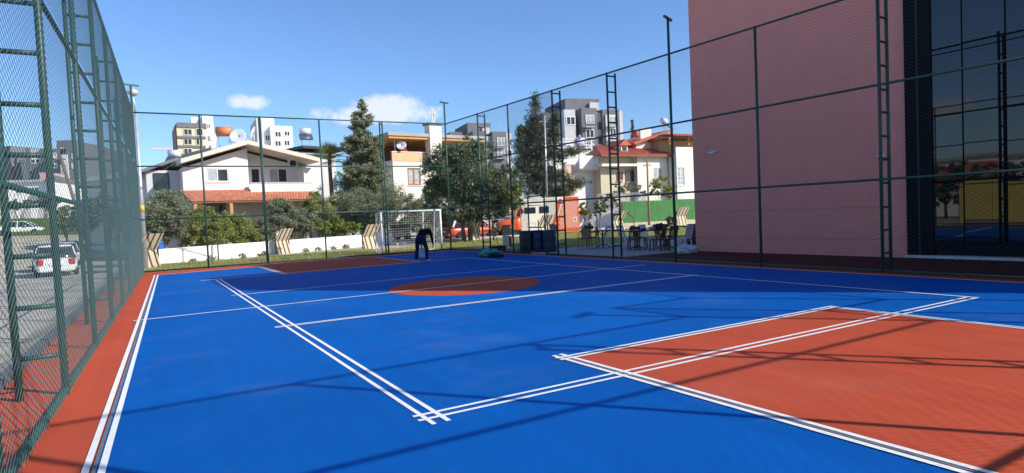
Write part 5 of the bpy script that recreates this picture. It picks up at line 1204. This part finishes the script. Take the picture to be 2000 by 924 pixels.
# grass: strips beyond the fences
def grass(name, label, polys, n, m, h=.12, mask=None):
    P = []
    for (x0, y0, x1, y1), wgt in polys:
        q = int(n*wgt); P.append(np.column_stack([rng.uniform(x0, x1, q), rng.uniform(y0, y1, q)]))
    P = np.concatenate(P)
    keep = np.sin(P[:, 0]*1.7+np.sin(P[:, 1]*1.3)*2)+np.sin(P[:, 1]*2.1+P[:, 0]*.7)+rng.normal(size=len(P))*.7 > (-.3 if mask is None else mask)
    P = P[keep]; k = len(P); hh = h*rng.uniform(.4, 1.4, k); a = rng.uniform(0, 6.28, k); w = .012+.010*rng.random(k)
    lean = rng.normal(size=(k, 2))*hh[:, None]*.45; z = np.full(k, -.055)
    A = np.column_stack([P[:, 0]-np.cos(a)*w, P[:, 1]-np.sin(a)*w, z]); B = np.column_stack([P[:, 0]+np.cos(a)*w, P[:, 1]+np.sin(a)*w, z]); C = np.column_stack([P[:, 0]+lean[:, 0], P[:, 1]+lean[:, 1], z+hh])
    V = np.stack([A, B, C], 1).reshape(-1, 3); me = bpy.data.meshes.new(name)
    me.vertices.add(3*k); me.vertices.foreach_set('co', V.astype(np.float32).ravel()); me.loops.add(3*k); me.loops.foreach_set('vertex_index', np.arange(3*k, dtype=np.int32))
    me.polygons.add(k); me.polygons.foreach_set('loop_start', np.arange(0, 3*k, 3, dtype=np.int32)); me.polygons.foreach_set('loop_total', np.full(k, 3, dtype=np.int32)); me.update(calc_edges=True)
    me.materials.append(m); return tag(link(name, me), label, 'grass', None, 'stuff')
M_GRASS = leafmat('grass_blades', (.17, .18, .055), (.46, .45, .17)); M_BANK = leafmat('bank_grass', (.07, .12, .02), (.20, .28, .05))
grass('grass', 'patchy short grass between the far fence and the white wall', [((-1, 26.6, 12.5, 32), 1.0)], 60000, M_GRASS, .13, .1)
grass('grass', 'sunlit lawn beyond the terrace and drums', [((12.3, 22, 30, 35.4), .8), ((22, 24, 36, 37), .35)], 110000, M_GRASS, .12, -.9)
WP_ = []
for k in range(16):
    x = random.uniform(0, 11); y = 32+x*.47-random.uniform(.25, .8); r_ = random.uniform(.6, 1.2)
    WP_.append(ellipsoid_points(90, (x, y, .08), (.24*r_, .18*r_, .15*r_), .1))
tag(link('dry_weeds', leaf_mesh('dry_weeds', np.concatenate(WP_), .12, L_OLIVE, up=.8)), 'dry weeds growing at the foot of the white wall', 'weeds', None, 'stuff')
def bank_grass():
    n = 60000; u = rng.uniform(0, 1, n); v = rng.uniform(0, 1, n); a = np.array(DD(-40, 440, 90)); b = np.array(DD(180, 440, 84))
    P = a[None, :2]+(b-a)[None, :2]*u[:, None]; P = P*(1-.06*v[:, None]); zz = np.array([ground_h(x, y) for x, y in P])+1.5*(1-v)
    me = leaf_mesh('bank_grass', np.column_stack([P, zz]), .34, M_BANK, up=1.2, aspect=.25); return tag(link('bank_grass', me), 'long green grass on the bank behind the parking lot', 'grass', None, 'stuff')
bank_grass()

# ================================================================== west of the court, mirrored in the glass front
yh = thing('yellow_hoarding', 'yellow sheet hoarding across the parking lot, mirrored in the glass front', 'hoarding', (-15, 2, -.4), rad(90))
for k in range(7): MB().box(k*1.9+.01, 0, .1, (k+1)*1.9-.01, .05, 2.75).build('sheet', mat('yellow_sheet', (.62, .52, .10), .6, .1, 2), yh)
for k in range(8): MB().box(k*1.9-.04, .055, 0, k*1.9+.04, .14, 2.6).build('stake', M_IRON, yh)
wh = thing('red_roofed_cottage', 'low cottage with a red tiled roof west of the court', 'house', (-38, 17, -.4), rad(90))
MB().box(0, 0, 0, 9, 7, 3.0).build('wall', M_CREAM, wh); MB().hexa([(-.5, -.6, 3.0), (9.5, -.6, 3.0), (9.5, 7.6, 3.0), (-.5, 7.6, 3.0)], [(2, 3, 5.0), (7, 3, 5.0), (7, 4, 5.0), (2, 4, 5.0)]).build('roof', M_TILE2, wh)
for k in (1.5, 6): window(wh, (k, 1, k+1.4, 2.3), -.13)
for i, (x, y, w_, h_) in enumerate(((-70, -6, 22, 8), (-74, 22, 18, 7))):
    wb_ = thing('white_terrace_block', ('long white block west of the court behind the yellow hoarding', 'white block west of the court behind the cottage')[i], 'building', (x, y, -.4), rad(90), 'white blocks west of the court')
    MB().box(0, 0, 0, w_, 10, h_).build('wall', M_WHITE, wb_); MB().box(-.4, -.5, h_, w_+.4, 10.4, h_+.4).build('roof_slab', M_ROOF, wb_)
    for q in range(int(w_/3.2)):
        for z_ in (1.0, 4.2): window(wb_, (1+q*3.2, z_, 2.6+q*3.2, z_+1.5), -.13)
for i, (x, y) in enumerate(((-27, 6), (-26, 11), (-28, 15.5), (-30, 20), (-24, -1), (-27, 26))):
    tree('west_tree', ['dark tree %s' % q for q in ('behind the middle of the yellow hoarding', 'behind the north end of the yellow hoarding', 'between the yellow hoarding and the cottage', 'in front of the cottage', 'behind the south end of the yellow hoarding', 'north of the cottage')][i], 'tree', Vector((x, y, -.4)), 5, [((0, 0, 3.2), (2.2, 2.2, 1.6)), ((1, .6, 2.4), (1.6, 1.6, 1.2)), ((-.8, -.7, 2.6), (1.6, 1.6, 1.3))], L_DARK, 5000, .25, .14, 1.6, 'trees west of the court')

# overhead cable from the slender pole to the terrace house
a_, b_ = DD(1066, 350, 49), DD(918, 346, 55.6)
tag(MB().tube([a_.lerp(b_, k/10)-Vector((0, 0, .35*math.sin(math.pi*k/10))) for k in range(11)], .02, 5).build('overhead_cable', M_IRON), 'thin cable from the slender pole towards the terrace house', 'cable')
